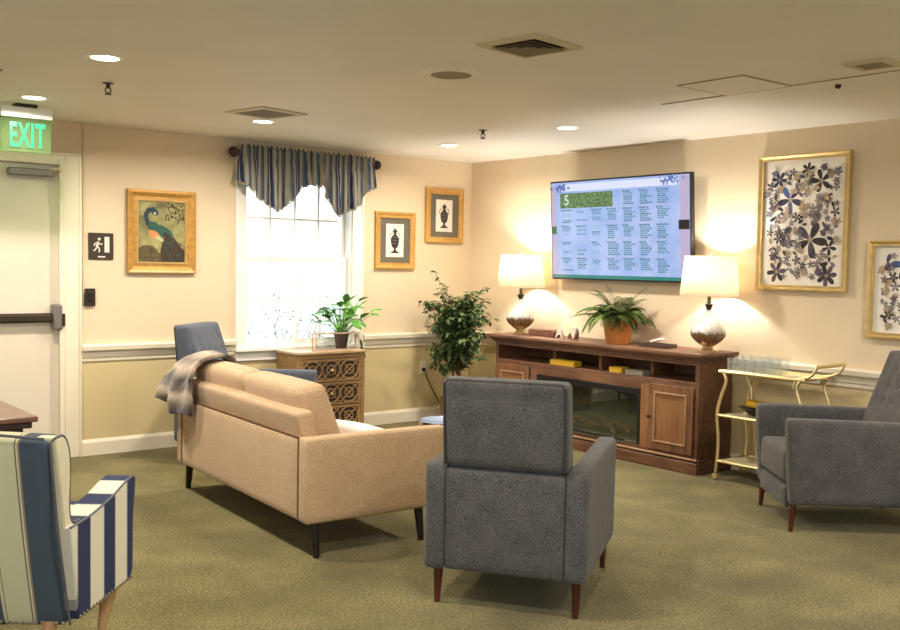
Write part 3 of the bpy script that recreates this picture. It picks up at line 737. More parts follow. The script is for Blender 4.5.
ac.location = (-3.050, -4.061, 0); ac.rotation_euler.z = R(33.7)
rc = dup(ac, None, (-.726, -4.291, 0), R(139), 'grey tufted armchair at the right edge, beside the brass bar cart')
fc = dup(ac, None, (-2.73, -.73, 0), R(-50), 'grey armchair with bluish window light in its colour, behind the sofa, left of the carved chest')
for ch in [x for x in C.objects if x.parent == fc] + [y for x in C.objects if x.parent == fc for y in C.objects if y.parent == x]:
    if ch.type == 'MESH' and ch.data.materials and ch.data.materials[0] == M['gray']:
        ch.data = ch.data.copy(); ch.data.materials[0] = M['gray_windowlit']

# ------------------------------------------------------------------ sofa
sf = thing('sofa', 'tan linen loveseat with dark legs, seen from behind', 'sofa', (-3.254, -2.304, 0), R(-3.8))
HL = .905
for s in (1, -1):
    y0, y1 = sorted((s * (HL - .09), s * HL))
    MB().soft([[[(-.38, y0, .175), (-.38, y0, .60)], [(-.38, y1, .175), (-.38, y1, .60)]], [[(.39, y0, .175), (.46, y0, .60)], [(.39, y1, .175), (.46, y1, .60)]]], .016, (.002, .003, .003), 12).build('arm', M['tan'], sf)
MB().sb(-.38, -.29, -HL + .092, HL - .092, .178, .592, .014, (.004, 0, 0)).build('back_panel', M['tan'], sf)
MB().sb(-.295, .38, -HL + .09, HL - .09, .18, .29, .012).build('seat_base', M['tan'], sf)
MB().soft([[[(-.34, y, .55), (-.38, y, .712)] for y in (-HL + .12, HL - .07)], [[(-.23, y, .50), (-.28, y, .722)] for y in (-HL + .12, HL - .07)]], .022, (.008, .0, .006), 18).build('back_rail', M['tan'], sf)
MB().tube([(-.381, -HL + .091, .19), (-.381, -HL + .091, .592)], .003, 6).tube([(-.381, HL - .091, .19), (-.381, HL - .091, .592)], .003, 6).tube([(-.377, -HL + .09, .597), (-.377, HL - .09, .597)], .005, 6).build('seam', M['seam'], sf)
for s in (1, -1):
    ya, yb = sorted((s * .006 + .035, s * .745 + .035))
    MB().soft([[[(-.225, y, .44), (-.335, y, .815)] for y in (ya, yb)], [[(-.02, y, .44), (-.175, y, .845)] for y in (ya, yb)]], .04, (.02, .01, .012), 18).build('back_cushion', M['tan'], sf)
    MB().sb(-.18, .44, ya, yb, .29, .44, .03, (.01, .002, .015), 16).build('seat_cushion', M['tan'], sf)
for sx, sy in ((-.31, -.885), (-.31, .885), (.31, -.885), (.31, .885)):
    MB().tube([(sx, sy * .965, .185), (sx, sy * 1.0, .001)], [.026, .016], 12).build('leg', M['legblack'], sf)

def world(p, rz, loc):
    return Matrix.Translation(loc) @ Matrix.Rotation(rz, 4, 'Z') @ Vector(p)
# pillow lying on the sofa seat beside the near arm
pl = thing('throw_pillow', 'white patterned pillow on the sofa seat by the near arm', 'pillow', tuple(world((.165, -.55, .462), R(-3.8), (-3.254, -2.304, 0))), R(-3.8))
MB().soft([[[(-.13, y, .0), (-.15, y, .14)] for y in (-.21, .20)], [[(.20, y, .0), (.18, y, .06)] for y in (-.21, .20)]], .03, (.0, .0, .025), 18).build('pillow_cover', M['pillow'], pl)
b = MB(); rnd = random.Random(2)
# throw blanket over the far corner of the sofa back
tb = thing('throw_blanket', 'fuzzy brown and grey striped throw draped over the far end of the sofa back', 'blanket', (-3.254, -2.304, 0), R(-3.8))
rows = [((-.12, .54, .80), (-.10, .74, .77)), ((-.17, .53, .860), (-.16, .74, .862)), ((-.26, .52, .878), (-.26, .78, .875)), ((-.370, .52, .835), (-.385, .85, .82)), ((-.425, .515, .75), (-.445, .92, .735)), ((-.44, .51, .66), (-.47, .97, .66)), ((-.445, .52, .58), (-.47, 1.02, .60)), ((-.44, .54, .505), (-.45, 1.05, .57))]
NU, NV = 26, 56; g = []
for j in range(NV + 1):
    v = j / NV * (len(rows) - 1); a = min(int(v), len(rows) - 2); f = v - a
    def cat(k, side):
        P = [Vector(rows[max(0, min(len(rows) - 1, a + q))][side]) for q in (-1, 0, 1, 2)]
        return 0.5 * ((2 * P[1]) + (-P[0] + P[2]) * f + (2 * P[0] - 5 * P[1] + 4 * P[2] - P[3]) * f * f + (-P[0] + 3 * P[1] - 3 * P[2] + P[3]) * f ** 3)
    A, B_ = cat(a, 0), cat(a, 1); r_ = []
    for i in range(NU + 1):
        u = i / NU; p = A.lerp(B_, u); w_ = v / (len(rows) - 1)
        p.x -= .022 * math.sin(u * 9 + v * .7) * w_ + .012 * math.sin(u * 17) * w_; p.z += .012 * math.sin(u * 8 + 1) * (.3 + w_)
        p += Vector((noise.noise(p * 30), noise.noise(p * 30 + Vector((5, 0, 0))), noise.noise(p * 30 + Vector((0, 9, 0))))) * .006
        r_.append(b.bm.verts.new(p))
    g.append(r_)
uvl = b.bm.loops.layers.uv.new('drape')
for j in range(NV):
    for i in range(NU):
        f = b.bm.faces.new([g[j][i], g[j][i + 1], g[j + 1][i + 1], g[j + 1][i]])
        for lp, (a_, c_) in zip(f.loops, ((i, j), (i + 1, j), (i + 1, j + 1), (i, j + 1))): lp[uvl].uv = (a_ / NU, c_ / NV)
k = NT('faux_fur_stripe'); uv = k.n('ShaderNodeUVMap', uv_map='drape'); nz = k.n('ShaderNodeTexNoise', Scale=12.0, Detail=4.0); k.l(k.coords(), nz.inputs['Vector'])
sp = k.n('ShaderNodeSeparateXYZ'); k.l(uv.outputs[0], sp.inputs[0])
m = k.n('ShaderNodeMath', operation='MULTIPLY_ADD'); m.inputs[1].default_value = .07; k.l(nz.outputs['Fac'], m.inputs[0]); k.l(sp.outputs[1], m.inputs[2])
dk, md, lt = lin((44, 35, 34)), lin((112, 94, 82)), lin((196, 176, 150))
k.l(k.ramp([(.0, dk), (.10, md), (.22, dk), (.33, lt), (.44, md), (.52, lt), (.63, dk), (.72, md), (.80, lt), (.90, md), (1.0, dk)], m.outputs[0]), k.b.inputs['Base Color'])
k.b.inputs['Roughness'].default_value = 1; k.b.inputs['Sheen Weight'].default_value = .5
n3 = k.n('ShaderNodeTexNoise', Scale=130.0, Detail=3.0); k.l(k.coords(), n3.inputs['Vector']); k.bump(n3.outputs['Fac'], .8, .01)
o = b.build('blanket_cloth', k.m, tb, solid=.022, angle=180)

# ------------------------------------------------------------------ striped wing chair
wc = thing('wing_chair', 'blue and cream striped wing chair with a carved oak leg at the lower left', 'armchair', (-5.253, -3.713, 0), R(50))
CR, TN, BL, DB, GR = (206, 200, 168), (150, 130, 96), (72, 84, 94), (48, 56, 84), (190, 184, 154)
back_st = stripes('wing_back_stripe', 1, .20, [(0, BL), (.44, TN), (.47, CR), (.50, (110, 104, 88)), (.52, (200, 196, 158)), (.92, TN), (.94, CR), (.98, (110, 104, 88))], .675)
arm_st = stripes('wing_arm_stripe', 0, .232, [(0, (214, 208, 188)), (.50, (150, 146, 140)), (.53, DB), (.97, (150, 146, 140))], .42)
pipe_m = plain('navy_piping', (92, 90, 96), .8); cream_m = plain('cream_wing_fabric', (206, 198, 170), .9)
def crv(P, n=5):
    out = []
    for i in range(len(P) - 1):
        p = [Vector(P[max(0, min(len(P) - 1, i + q))]) for q in (-1, 0, 1, 2)]
        for j in range(n):
            f = j / n; out.append(tuple(.5 * ((2 * p[1]) + (-p[0] + p[2]) * f + (2 * p[0] - 5 * p[1] + 4 * p[2] - p[3]) * f * f + (-p[0] + 3 * p[1] - 3 * p[2] + p[3]) * f ** 3)))
    out.append(tuple(P[-1])); return out
bx = lambda z: -.20 - (z - .27) * .22
for s in (1, -1):
    y0, y1 = sorted((s * .285, s * .355))
    wing_top = crv([(-.14, .60), (-.205, .612), (-.222, .67), (-.215, .77), (-.225, .85), (-.265, .9), (-.325, .905)], 5)
    out = [(bx(.27) + .015, .27), (-.08, .27), (-.08, .60)] + wing_top[0:] + [(bx(.9) + .01, .88)]
    MB().prism(out, y0, y1, 'y').build('wing', [cream_m], wc, bevel=.014, seg=3)
    ya, yb = sorted((s * .27, s * .375))
    aprof = crv([(-.262, .605), (-.1, .602), (.1, .618), (.25, .642), (.325, .648)], 4)
    ap = [(-.20, .285), (.29, .262)] + crv([(.312, .30), (.32, .5), (.338, .59), (.342, .63), (.325, .648)], 3) + aprof[::-1][1:]
    MB().prism(ap, ya, yb, 'y').build('arm', arm_st, wc, bevel=.018, seg=3)
    yo = s * .372
    MB().tube([(p[0], yo, p[1]) for p in ap[1:]], .0042, 6).build('arm_piping', pipe_m, wc)
    MB().tube([(p[0], s * .352, p[1]) for p in wing_top] + [(bx(.9), s * .34, .89), (bx(.6) - .02, s * .345, .6), (bx(.27) - .01, s * .35, .27)], .0042, 6).build('wing_piping', pipe_m, wc)
bp = MB().soft([[[(bx(.27) - .012, y, .265), (bx(.9) - .012, y, .895)] for y in (-.335, .335)], [[(bx(.27) + .13, y, .265), (bx(.9) + .10, y, .905)] for y in (-.335, .335)]], .02, (.02, .0, .015), 16).build('backrest', back_st, wc)
MB().tube([(bx(.9) - .02, y, .905 + .015 * (1 - (y / .335) ** 2)) for y in [(-.33 + .066 * i) for i in range(11)]], .0048, 6).build('top_piping', pipe_m, bp)
MB().sb(-.2, .30, -.29, .29, .27, .42, .02).build('seat_base', arm_st, wc)
MB().sb(-.12, .36, -.268, .268, .42, .54, .035, (.005, 0, .02)).build('seat_cushion', arm_st, wc)
b = MB(); b2 = []
for i in range(30): b.ball((bx(.27) - .016, -.33 + i * .66 / 29, .278), .007, 6, 4)
b.build('nailhead_trim', plain('pewter_nails', (160, 154, 140), .4, .7), wc)
b = MB()
for i in range(18): b.ball((-.19 + i * .48 / 17, -.376, .292 - i * .022 / 17), .007, 6, 4)
b.build('side_nailheads', bpy.data.materials['pewter_nails'], wc)
for sx, sy, fr in ((.27, -.27, 1), (.27, .27, 1), (-.20, -.28, 0), (-.20, .28, 0)):
    if fr:
        P = crv([(sx, sy, .29), (sx + .035, sy * 1.05, .22), (sx + .02, sy * 1.03, .13), (sx + .005, sy * 1.01, .07), (sx + .03, sy * 1.05, .025), (sx + .05, sy * 1.08, .004)], 4)
        rr = [.038, .042, .042, .04, .036, .032, .028, .025, .022, .02, .018, .017, .016, .017, .019, .022, .025, .024, .02, .016, .01]
        MB().tube(P, rr[:len(P)], 12).build('cabriole_leg', M['cabriole'], wc)
    else: MB().tube([(sx, sy, .28), (sx - .05, sy, .001)], [.025, .016], 10).build('leg', M['cabriole'], wc)

# wood table at the left edge
tt = thing('side_table', 'brown wooden table with a moulded edge behind the striped chair', 'table', (-5.25, -2.38, 0))
MB().box(-.44, .43, -.36, .34, .725, .75).build('table_top', M['tablewood'], tt, bevel=.006, seg=3)
MB().box(-.42, .41, -.34, .32, .695, .725).box(-.39, .38, -.31, .29, .615, .695).build('apron', M['tableedge'], tt, bevel=.006)
for sx in (-.36, .35):
    for sy in (-.28, .26): MB().tube([(sx, sy, .69), (sx, sy, .001)], [.028, .017], 10).build('leg', M['tableedge'], tt)

# ------------------------------------------------------------------ carved chest
ch = thing('carved_chest', 'brown wooden chest with carved lattice drawers under the window', 'chest', (-1.808, -.235, 0))
cw, cd, chh = .328, .17, .732
MB().box(-cw - .01, cw + .01, -cd - .012, cd, chh - .022, chh).build('chest_top', M['chesttop'], ch, bevel=.004)
MB().box(-cw, -cw + .035, -cd, cd, .05, chh - .022).box(cw - .035, cw, -cd, cd, .05, chh - .022).box(-cw + .035, cw - .035, -cd + .012, cd, .05, .08).box(-cw + .035, cw - .035, cd - .012, cd, .08, chh - .022).box(-cw + .035, cw - .035, -cd, -cd + .02, chh - .06, chh - .022).box(-cw + .035, cw - .035, -cd, -cd + .02, .05, .085).build('carcass', M['chest'], ch, bevel=.003)
for i in range(3):
    z0 = .09 + i * .195; z1 = z0 + .188
    dr = MB().box(-cw + .038, cw - .038, -cd + .012, cd - .03, z0, z1).build('drawer', M['chestdark'], ch)
    b = MB(); x0, x1 = -cw + .038, cw - .038; yf = -cd + .002
    for q in ((x0, x0 + .022, z0, z1), (x1 - .022, x1, z0, z1), (x0 + .022, x1 - .022, z0, z0 + .018), (x0 + .022, x1 - .022, z1 - .018, z1)): b.box(q[0], q[1], yf, -cd + .0125, q[2], q[3])
    n = 3; sw = (x1 - x0 - .044) / n
    for c_ in range(n):
        cx = x0 + .022 + sw * (c_ + .5); cz = (z0 + z1) / 2; rx, rz_ = sw * .5, (z1 - z0) / 2 - .016
        b.tube([(cx + rx * math.cos(a) * .98, yf + .006, cz + rz_ * math.sin(a)) for a in [2 * PI * q / 20 for q in range(20)]], .0075, 5, True)
        b.tube([(cx + rx * math.cos(a) * .45, yf + .006, cz + rz_ * .5 * math.sin(a)) for a in [2 * PI * q / 14 for q in range(14)]], .006, 5, True)
        for s1 in (-1, 1):
            b.tube([(cx - rx, yf + .006, cz - s1 * rz_), (cx, yf + .006, cz), (cx + rx, yf + .006, cz + s1 * rz_)], .0055, 5)
    b.build('lattice', M['chest'], dr)
    MB().ball((0, yf - .012, (z0 + z1) / 2), .012, 10, 8).build('knob', M['gold'], dr)
for sx in (-1, 1):
    for sy in (-1, 1): MB().box(sx * (cw - .02) - .02, sx * (cw - .02) + .02, sy * (cd - .025) - .02, sy * (cd - .025) + .02, .001, .05).build('foot', M['chestdark'], ch)

# plant on chest
tp = thing('potted_plant', 'bright green leafy plant in a dark pot on the carved chest', 'plant', (-1.60, -.22, chh))
MB().lathe([(.045, 0), (.062, .10), (.064, .115), (.070, .118), (.070, .14), (.060, .14), (.056, .115)], 24).build('pot', M['darkpot'], tp)
MB().lathe([(.001, .118), (.058, .118)], 20, cap=False).build('soil', M['soil'], tp)
b = MB(); rnd = random.Random(12); st = MB()
for i in range(56):
    a = rnd.uniform(0, 2 * PI); el = rnd.uniform(.25, 1.45); L = rnd.uniform(.08, .27)
    dv = Vector((math.cos(a) * math.cos(el), math.sin(a) * math.cos(el), math.sin(el)))
    base = Vector((math.cos(a) * .02, math.sin(a) * .02, .12)); tip = base + dv * L + Vector((0, 0, .045))
    if tip.y > .13: continue
    st.tube([base, base.lerp(tip, .5) + Vector((0, 0, .02)), tip], .0025, 5)
    leaf(b, tip, Vector((math.cos(a), math.sin(a), rnd.uniform(-.4, 1.3))), rnd.uniform(.09, .14), rnd.uniform(.055, .078), rnd, .35)
for q in range(5): leaf(b, Vector((.125 + .012 * q, -.05, .12 - .035 * q)), Vector((.6, -.2, -.9)), .08, .045, rnd, .2)
st.tube([(.03, -.02, .13), (.10, -.05, .15), (.14, -.05, .09), (.165, -.05, .0)], .0025, 5)
b.build('foliage', M['leafg'], tp); st.build('stem', M['leafg'], tp)
# pale wooden frame holder
lf = thing('display_frame', 'pale wooden rectangular glass display box around the plant pot on the chest', 'display box', (-1.745, -.345, chh + .0005))
b = MB()
for y in (-.05, .0):
    b.box(-.215, .215, y, y + .008, 0, .012).box(-.215, .215, y, y + .008, .138, .15).box(-.215, -.203, y, y + .008, .012, .138).box(.203, .215, y, y + .008, .012, .138)
b.build('wood_frame', M['palewood'], lf)
b = MB(); b.box(-.203, .203, -.046, -.044, .012, .138); b.build('glass_panel', M['frost'], lf)

# ------------------------------------------------------------------ ficus tree
ft = thing('ficus_tree', 'tall green leafy indoor tree in the room corner by the outlet', 'tree', (-.50, -.44, 0))
MB().lathe([(.10, 0), (.13, .02), (.15, .18), (.155, .26), (.14, .26), (.135, .22)], 28).build('pot', M['wicker'], ft)
MB().lathe([(.001, .225), (.137, .225)], 24, cap=False).build('soil', M['soil'], ft)
rnd = random.Random(31); tr = MB(); lf_ = MB(); tips = []
for k_ in range(3):
    a = k_ * 2.1; pts = []
    for j in range(9):
        z = .22 + j * .105; pts.append((.028 * math.cos(a + z * 5) + .01 * k_ - .01, .028 * math.sin(a + z * 5), z))
    tr.tube(pts, [.015 - .0008 * j for j in range(9)], 7)
for i in range(120):
    z0 = rnd.uniform(.48, 1.08); a = rnd.uniform(0, 2 * PI); el = rnd.uniform(-.1, .9); L = rnd.uniform(.16, .34)
    p = Vector((0, 0, z0)); dv = Vector((math.cos(a) * math.cos(el), math.sin(a) * math.cos(el), math.sin(el))); pts = [p.copy()]
    for j in range(5):
        p = p + dv * L / 5; dv = (dv + Vector((rnd.uniform(-.25, .25), rnd.uniform(-.25, .25), rnd.uniform(-.22, .12)))).normalized()
        # keep branches inside the canopy envelope and off the wall
        zc = (p.z - .93) / .50
        rmax = .335 * math.sqrt(max(.06, 1 - zc * zc))
        rr = math.hypot(p.x, p.y)
        if rr > rmax: p.x *= rmax / rr; p.y *= rmax / rr
        if p.z > 1.36: p.z = 1.36
        pts.append(p.copy())
    tr.tube(pts, [.006, .005, .004, .003, .0025, .0018], 5)
    for j, q in enumerate(pts[1:]):
        for _ in range(6 if j else 3):
            a2 = rnd.uniform(0, 2 * PI)
            leaf(lf_, q + Vector((rnd.uniform(-.02, .02), rnd.uniform(-.02, .02), rnd.uniform(-.02, .02))), Vector((math.cos(a2), math.sin(a2), rnd.uniform(-.9, .4))), rnd.uniform(.05, .08), rnd.uniform(.026, .04), rnd, .25)
P = [(-.05, .03, 1.1), (-.11, .06, 1.24), (-.16, .10, 1.33), (-.185, .11, 1.39)]
tr.tube(P, .003, 5)
for q in P[1:]:
    for _ in range(5):
        a2 = rnd.uniform(0, 2 * PI); leaf(lf_, Vector(q), Vector((math.cos(a2), math.sin(a2), rnd.uniform(-.4, .6))), .05, .026, rnd)
tr.build('trunk', M['bark'], ft); lf_.build('foliage', M['leafd'], ft)

# ------------------------------------------------------------------ coffee table sliver with blue glossy tray
ct = thing('coffee_table', 'low round glossy table mostly hidden between sofa and grey armchair', 'table', (-1.95, -2.33, 0))
MB().lathe([(.30, .372), (.325, .376), (.335, .386), (.335, .40), (.325, .408), (.001, .409)], 48, cap=False).build('table_top', M['tablewood'], ct)
MB().lathe([(.001, .36), (.29, .36), (.30, .372)], 40, cap=False).build('top_underside', M['tableedge'], ct)
MB().lathe([(.15, 0), (.15, .02), (.04, .05), (.035, .2), (.05, .36)], 24).build('pedestal', M['tableedge'], ct)
tag(MB().lathe([(.11, .4092), (.14, .4095), (.165, .425), (.172, .43), (.168, .432), (.14, .42), (.001, .417)], 36, (-2.07, -2.24, 0)).build('serving_dish', M['bluegloss']), 'glossy pale blue dish beside the sofa arm, mostly hidden', 'dish')

# ------------------------------------------------------------------ media console with fireplace
co = thing('media_console', 'long brown wooden media console with electric fireplace under the wall screen', 'console', (-.02, -1.945, 0))
HX = 1.085; ty = -.0
F_ = -.39
def cb(x0, x1, y0, y1, z0, z1): return (x0, x1, y0, y1, z0, z1)
top = [(0, .80), (-.395, .80), (-.40, .815), (-.42, .82), (-.435, .84), (-.445, .845), (-.45, .868), (0, .868)]
# mitred crown: build as stacked slabs
MB().box(-.405, 0, -HX - .01, HX + .01, .795, .812).box(-.42, 0, -HX - .025, HX + .025, .812, .826).box(-.438, 0, -HX - .04, HX + .04, .826, .84).box(-.455, 0, -HX - .055, HX + .055, .84, .868).build('top', M['console'], co, bevel=.006, seg=3)
b = MB()
b.box(F_, 0, -HX, -HX + .035, .10, .795).box(F_, 0, HX - .035, HX, .10, .795)          # ends
b.box(F_, 0, -HX + .035, HX - .035, .628, .655).box(-.03, -.01, -HX + .035, HX - .035, .10, .795)   # shelf, back board
b.box(F_, F_ + .03, -HX + .035, HX - .035, .775, .795)
b.box(F_, -.03, -HX + .035, HX - .035, .10, .125)
b.box(F_, -.03, .56, .64, .125, .628).box(F_, -.03, -.66, -.63, .125, .628)
b.box(F_, F_ + .025, -.63, .56, .56, .628).box(F_, F_ + .02, -.63, .56, .125, .135)
b.box(F_, F_ + .02, -HX + .035, -.64, .60, .628).box(F_, F_ + .02, .64, HX - .035, .60, .628).box(F_, F_ + .02, -HX + .035, -.64, .125, .14).box(F_, F_ + .02, .64, HX - .035, .125, .14)
b.build('carcass', M['console'], co, bevel=.003)
for y in (.465, -.045, -.57): MB().box(F_ + .11, -.03, y - .013, y + .013, .655, .775).build('shelf_divider', M['console_v'], co, bevel=.002)
b = MB(); b.box(F_ - .002, F_ + .02, -.64, -.56, .125, .60); b.build('stile', M['panelwood'], co, bevel=.003)
MB().box(-.42, 0, -HX - .02, HX + .02, .001, .085).box(-.41, 0, -HX - .012, HX + .012, .085, .10).build('plinth', M['console'], co, bevel=.005)
MB().box(-.422, -.395, -HX - .015, HX + .015, .10, .112).build('plinth_moulding', M['bevelwood'], co, bevel=.004)
MB().box(-.3, -.031, -HX + .036, HX - .036, .656, .774).build('shelf_back', M['cavity'], co) if False else None
def cab_door(y0, y1, knob_side):
    dz0, dz1 = .132, .615
    dr = bpy.data.objects.new('door', None)
    b = MB(); fw = .055; x0, x1 = F_ - .018, F_ - .001
    b.box(x0, x1, y0, y0 + fw, dz0, dz1).box(x0, x1, y1 - fw, y1, dz0, dz1).box(x0, x1, y0 + fw, y1 - fw, dz0, dz0 + fw).box(x0, x1, y0 + fw, y1 - fw, dz1 - fw, dz1)
    dd_ = b.build('door', M['console_v'], co, bevel=.003)
    MB().box(F_ - .010, F_ - .002, y0 + fw, y1 - fw, dz0 + fw, dz1 - fw).build('door_panel', M['panelwood'], dd_)
    b = MB(); e = .014; a0, a1, c0, c1 = y0 + fw, y1 - fw, dz0 + fw, dz1 - fw
    b.box(x0 - .006, x1, a0, a0 + e, c0, c1).box(x0 - .006, x1, a1 - e, a1, c0, c1).box(x0 - .0062, x1, a0, a1, c0, c0 + e).box(x0 - .0062, x1, a0, a1, c1 - e, c1)
    b.build('panel_moulding', M['bevelwood'], dd_, bevel=.004)
    ky = y1 - .022 if knob_side > 0 else y0 + .022
    MB().lathe([(.006, 0), (.006, .012), (.014, .018), (.012, .026), (.001, .028)], 12).build('knob', M['bronze'], dd_, loc=(x0, ky, .37)).rotation_euler = (0, -PI / 2, 0)
cab_door(-HX + .034, -.645, 1)
cab_door(.645, HX - .034, -1)
fp = MB().box(F_ - .004, F_ + .012, -.555, .56, .135, .16).box(F_ - .004, F_ + .012, -.555, .56, .515, .56).box(F_ - .004, F_ + .012, -.555, -.53, .16, .515).box(F_ - .004, F_ + .012, .535, .56, .16, .515).build('fireplace_frame', M['black'], co, bevel=.003)
MB().box(-.12, -.10, -.53, .535, .14, .53).box(F_ + .012, -.12, -.53, .535, .135, .145).box(F_ + .012, -.12, -.555, -.53, .14, .53).box(F_ + .012, -.12, .535, .55, .14, .53).build('firebox', M['firebox'], fp)
MB().box(F_ + .004, F_ + .007, -.53, .535, .16, .515).build('fireplace_glass', M['darkglass'], fp)
b = MB(); rnd = random.Random(9)
for i in range(7):
    y = -.42 + i * .14; a = rnd.uniform(-.5, .5); b.tube([(-.27 + a * .08, y - .1, .17 + .02 * (i % 2)), (-.25, y, .20 + .03 * rnd.random()), (-.26 - a * .1, y + .12, .235 + .02 * (i % 3))], [.012, .017, .010], 7)
b.build('fireplace_logs', M['ember'], fp)
MB().box(F_ - .006, F_ - .003, -.555, .56, .137, .143).box(F_ - .0065, F_ - .0038, -.53, -.42, .148, .158).build('chrome_strip', M['metal'], fp)

ZT = .868
# books/boxes in the shelves
for y, ln, m, lb, nm, rz in [(-1.66, .27, 'yellow', 'yellow book lying in the second open shelf of the console', 'yellow_book', 0), (-2.235, .12, 'yellow', 'yellow book lying in the third open shelf of the console', 'yellow_book', 3), (-2.42, .17, 'pagegray', 'grey-brown box lying beside a yellow book in the console shelf', 'small_box', 0)]:
    t = thing(nm, lb, 'book' if 'book' in nm else 'box', (-.355, y, .6556), R(rz))
    hh = .042 if m == 'yellow' else .036
    MB().box(-.045, .05, -ln / 2, ln / 2, 0, hh).build('cover', M[m], t, bevel=.003)
    if 'book' in nm: MB().box(-.071, .0805, -ln / 2 + .012, ln / 2 + .0005, .005, hh - .005).build('pages', M['paper'], t) if False else None

# table lamps
def lamp(x, y, label):
    t = thing('table_lamp', label, 'lamp', (x, y, ZT), 0, 'matching table lamps')
    MB().lathe([(.072, 0), (.074, .012), (.060, .016), (.045, .022), (.034, .032), (.034, .04)], 28).build('lamp_foot', M['brass'], t)
    prof = []
    for i in range(25):
        u = i / 24; z = .036 + u * .27
        r = .034 + (.12 - .034) * math.sin(min(1, u / .36) * PI / 2) if u < .36 else .016 + (.12 - .016) * (math.cos((u - .36) / .64 * PI) * .5 + .5) ** .9
        prof.append((r, z))
    MB().lathe(prof, 96, flute=(14, .05, 9)).build('lamp_body', M['mercury'], t, angle=80)
    MB().lathe([(.016, .302), (.02, .31), (.028, .335), (.030, .345), (.014, .35), (.012, .40)], 16).build('lamp_neck', M['bronze'], t)
    MB().lathe([(.012, .40), (.012, .46)], 10).build('socket', M['brass'], t)
    MB().ball((0, 0, .51), .032, 14, 10).build('bulb', M['bulb'], t)
    MB().tube([(0, -.03, .40), (0, -.07, .50), (0, -.05, .66), (0, 0, .695)], .002, 5).tube([(0, .03, .40), (0, .07, .50), (0, .05, .66), (0, 0, .695)], .002, 5).build('harp', M['brass'], t)
    MB().lathe([(.208, .405), (.18, .69)], 56, cap=False).build('lamp_shade', M['shade'], t, solid=.002)
    b = MB()
    for a in range(3): b.tube([(0, 0, .69), (.179 * math.cos(a * 2.09), .179 * math.sin(a * 2.09), .688)], .002, 5)
    b.build('shade_spider', M['brass'], t)
    MB().lathe([(.004, .69), (.012, .70), (.006, .712), (.010, .72), (.001, .73)], 12).build('finial', M['chain'], t)
    li = bpy.data.lights.new('lamp_glow', 'POINT'); li.energy = LP; li.color = (1, .95, .88); li.shadow_soft_size = .035
    o = bpy.data.objects.new('lamp_glow', li); C.objects.link(o); o.location = (x, y, ZT + .555)
LP = 17
lamp(-.235, -.98, 'mercury glass lamp with white shade on the console end beside the tree')
lamp(-.235, -2.965, 'mercury glass lamp with white shade on the console end beside the bar cart')

# fern in copper pot
fe = thing('potted_fern', 'green fern in a copper brown pot on the console below the screen', 'plant', (-.235, -2.11, ZT))
MB().lathe([(.092, 0), (.096, .012), (.125, .185), (.134, .188), (.134, .205), (.120, .205), (.115, .18)], 32).build('pot', M['copper'], fe)
MB().lathe([(.094, .012), (.0985, .03), (.094, .03)], 32, cap=False).build('pot_band', M['brass'], fe)
MB().lathe([(.001, .185), (.117, .185)], 24, cap=False).build('soil', M['soil'], fe)
rnd = random.Random(17); b = MB()
def frond(a, L, el, b, curl):
    p = Vector((math.cos(a) * .04, math.sin(a) * .04, .19)); n = 14; d = Vector((math.cos(a) * math.cos(el), math.sin(a) * math.cos(el), math.sin(el))); pts = [p.copy()]
    for j in range(n):
        p = p + d * L / n; d = (d + Vector((0, 0, -curl))).normalized()
        if p.x > .19: p.x = .19
        pts.append(p.copy())
    b.tube(pts, .002, 4)
    for j in range(2, n + 1):
        u = j / n; s = Vector((-math.sin(a), math.cos(a), 0)); ll = .056 * math.sin(PI * (u * .9 + .08)) + .006
        dr = (pts[j] - pts[j - 1]).normalized()
        for sg in (-1, 1):
            for q in (0, .5):
                c = pts[j - 1].lerp(pts[j], q); leaf(b, c, s * sg + dr * .45 + Vector((0, 0, -.2)), ll, .016, rnd, .15, Vector((0, 0, 1)))
for i in range(46):
    a = rnd.uniform(0, 2 * PI); frond(a, rnd.uniform(.20, .34), rnd.uniform(.6, 1.45), b, rnd.uniform(.11, .22))
frond(PI / 2 + .35, .38, .85, b, .14); frond(PI / 2 + .25, .42, .35, b, .06); frond(PI / 2 + .6, .33, .8, b, .12); frond(-1.3, .26, .9, b, .17); frond(PI / 2 - .1, .30, 1.0, b, .13)
b.build('foliage', M['leaff'], fe)

# trinkets
t = tag(MB().prism([(-.15, 0), (.15, 0), (.15, .045), (.13, .058), (.02, .058), (.0, .050), (-.02, .058), (-.12, .062), (-.15, .045)], -.045, .045, 'x').build('wooden_block', M['brownblock'], bevel=.004, loc=(-.25, -1.30, ZT + .0005)), 'long brown block ornament beside the left lamp on the console', 'ornament')
for ch_, y, m, lb in (('A', -1.505, 'pinkwhite', 'whitewashed letter A standing beside the brown block'), ('V', -1.665, 'pinkwhite', 'whitewashed letter V standing near the fern')):
    tag(text_mesh('letter_ornament', ch_, .12, M[m], None, Matrix.Translation((-.27, y, ZT + .0425)) @ Matrix.Rotation(-PI / 2, 4, 'Z') @ Matrix.Rotation(PI / 2, 4, 'X'), .012, .003, 1.0), lb, 'ornament')
tag(MB().prism([(-.03, 0), (.045, 0), (.045, .02), (-.0, .066), (-.03, .066)], -.03, .03, 'x').build('wedge_block', M['brownblock'], bevel=.003, loc=(-.20, -1.60, ZT + .0005)), 'small dark wedge block between the two white letters', 'ornament')
t = tag(MB().box(-.07, .07, -.13, .13, 0, .008).box(-.07, -.06, -.13, .13, .008, .028).box(.06, .07, -.13, .13, .008, .028).box(-.06, .06, -.13, -.12, .008, .028).box(-.06, .06, .12, .13, .008, .028).build('small_tray', M['darktray'], bevel=.003, loc=(-.25, -2.52, ZT + .0005)), 'small dark tray on the console between fern and right lamp', 'tray')
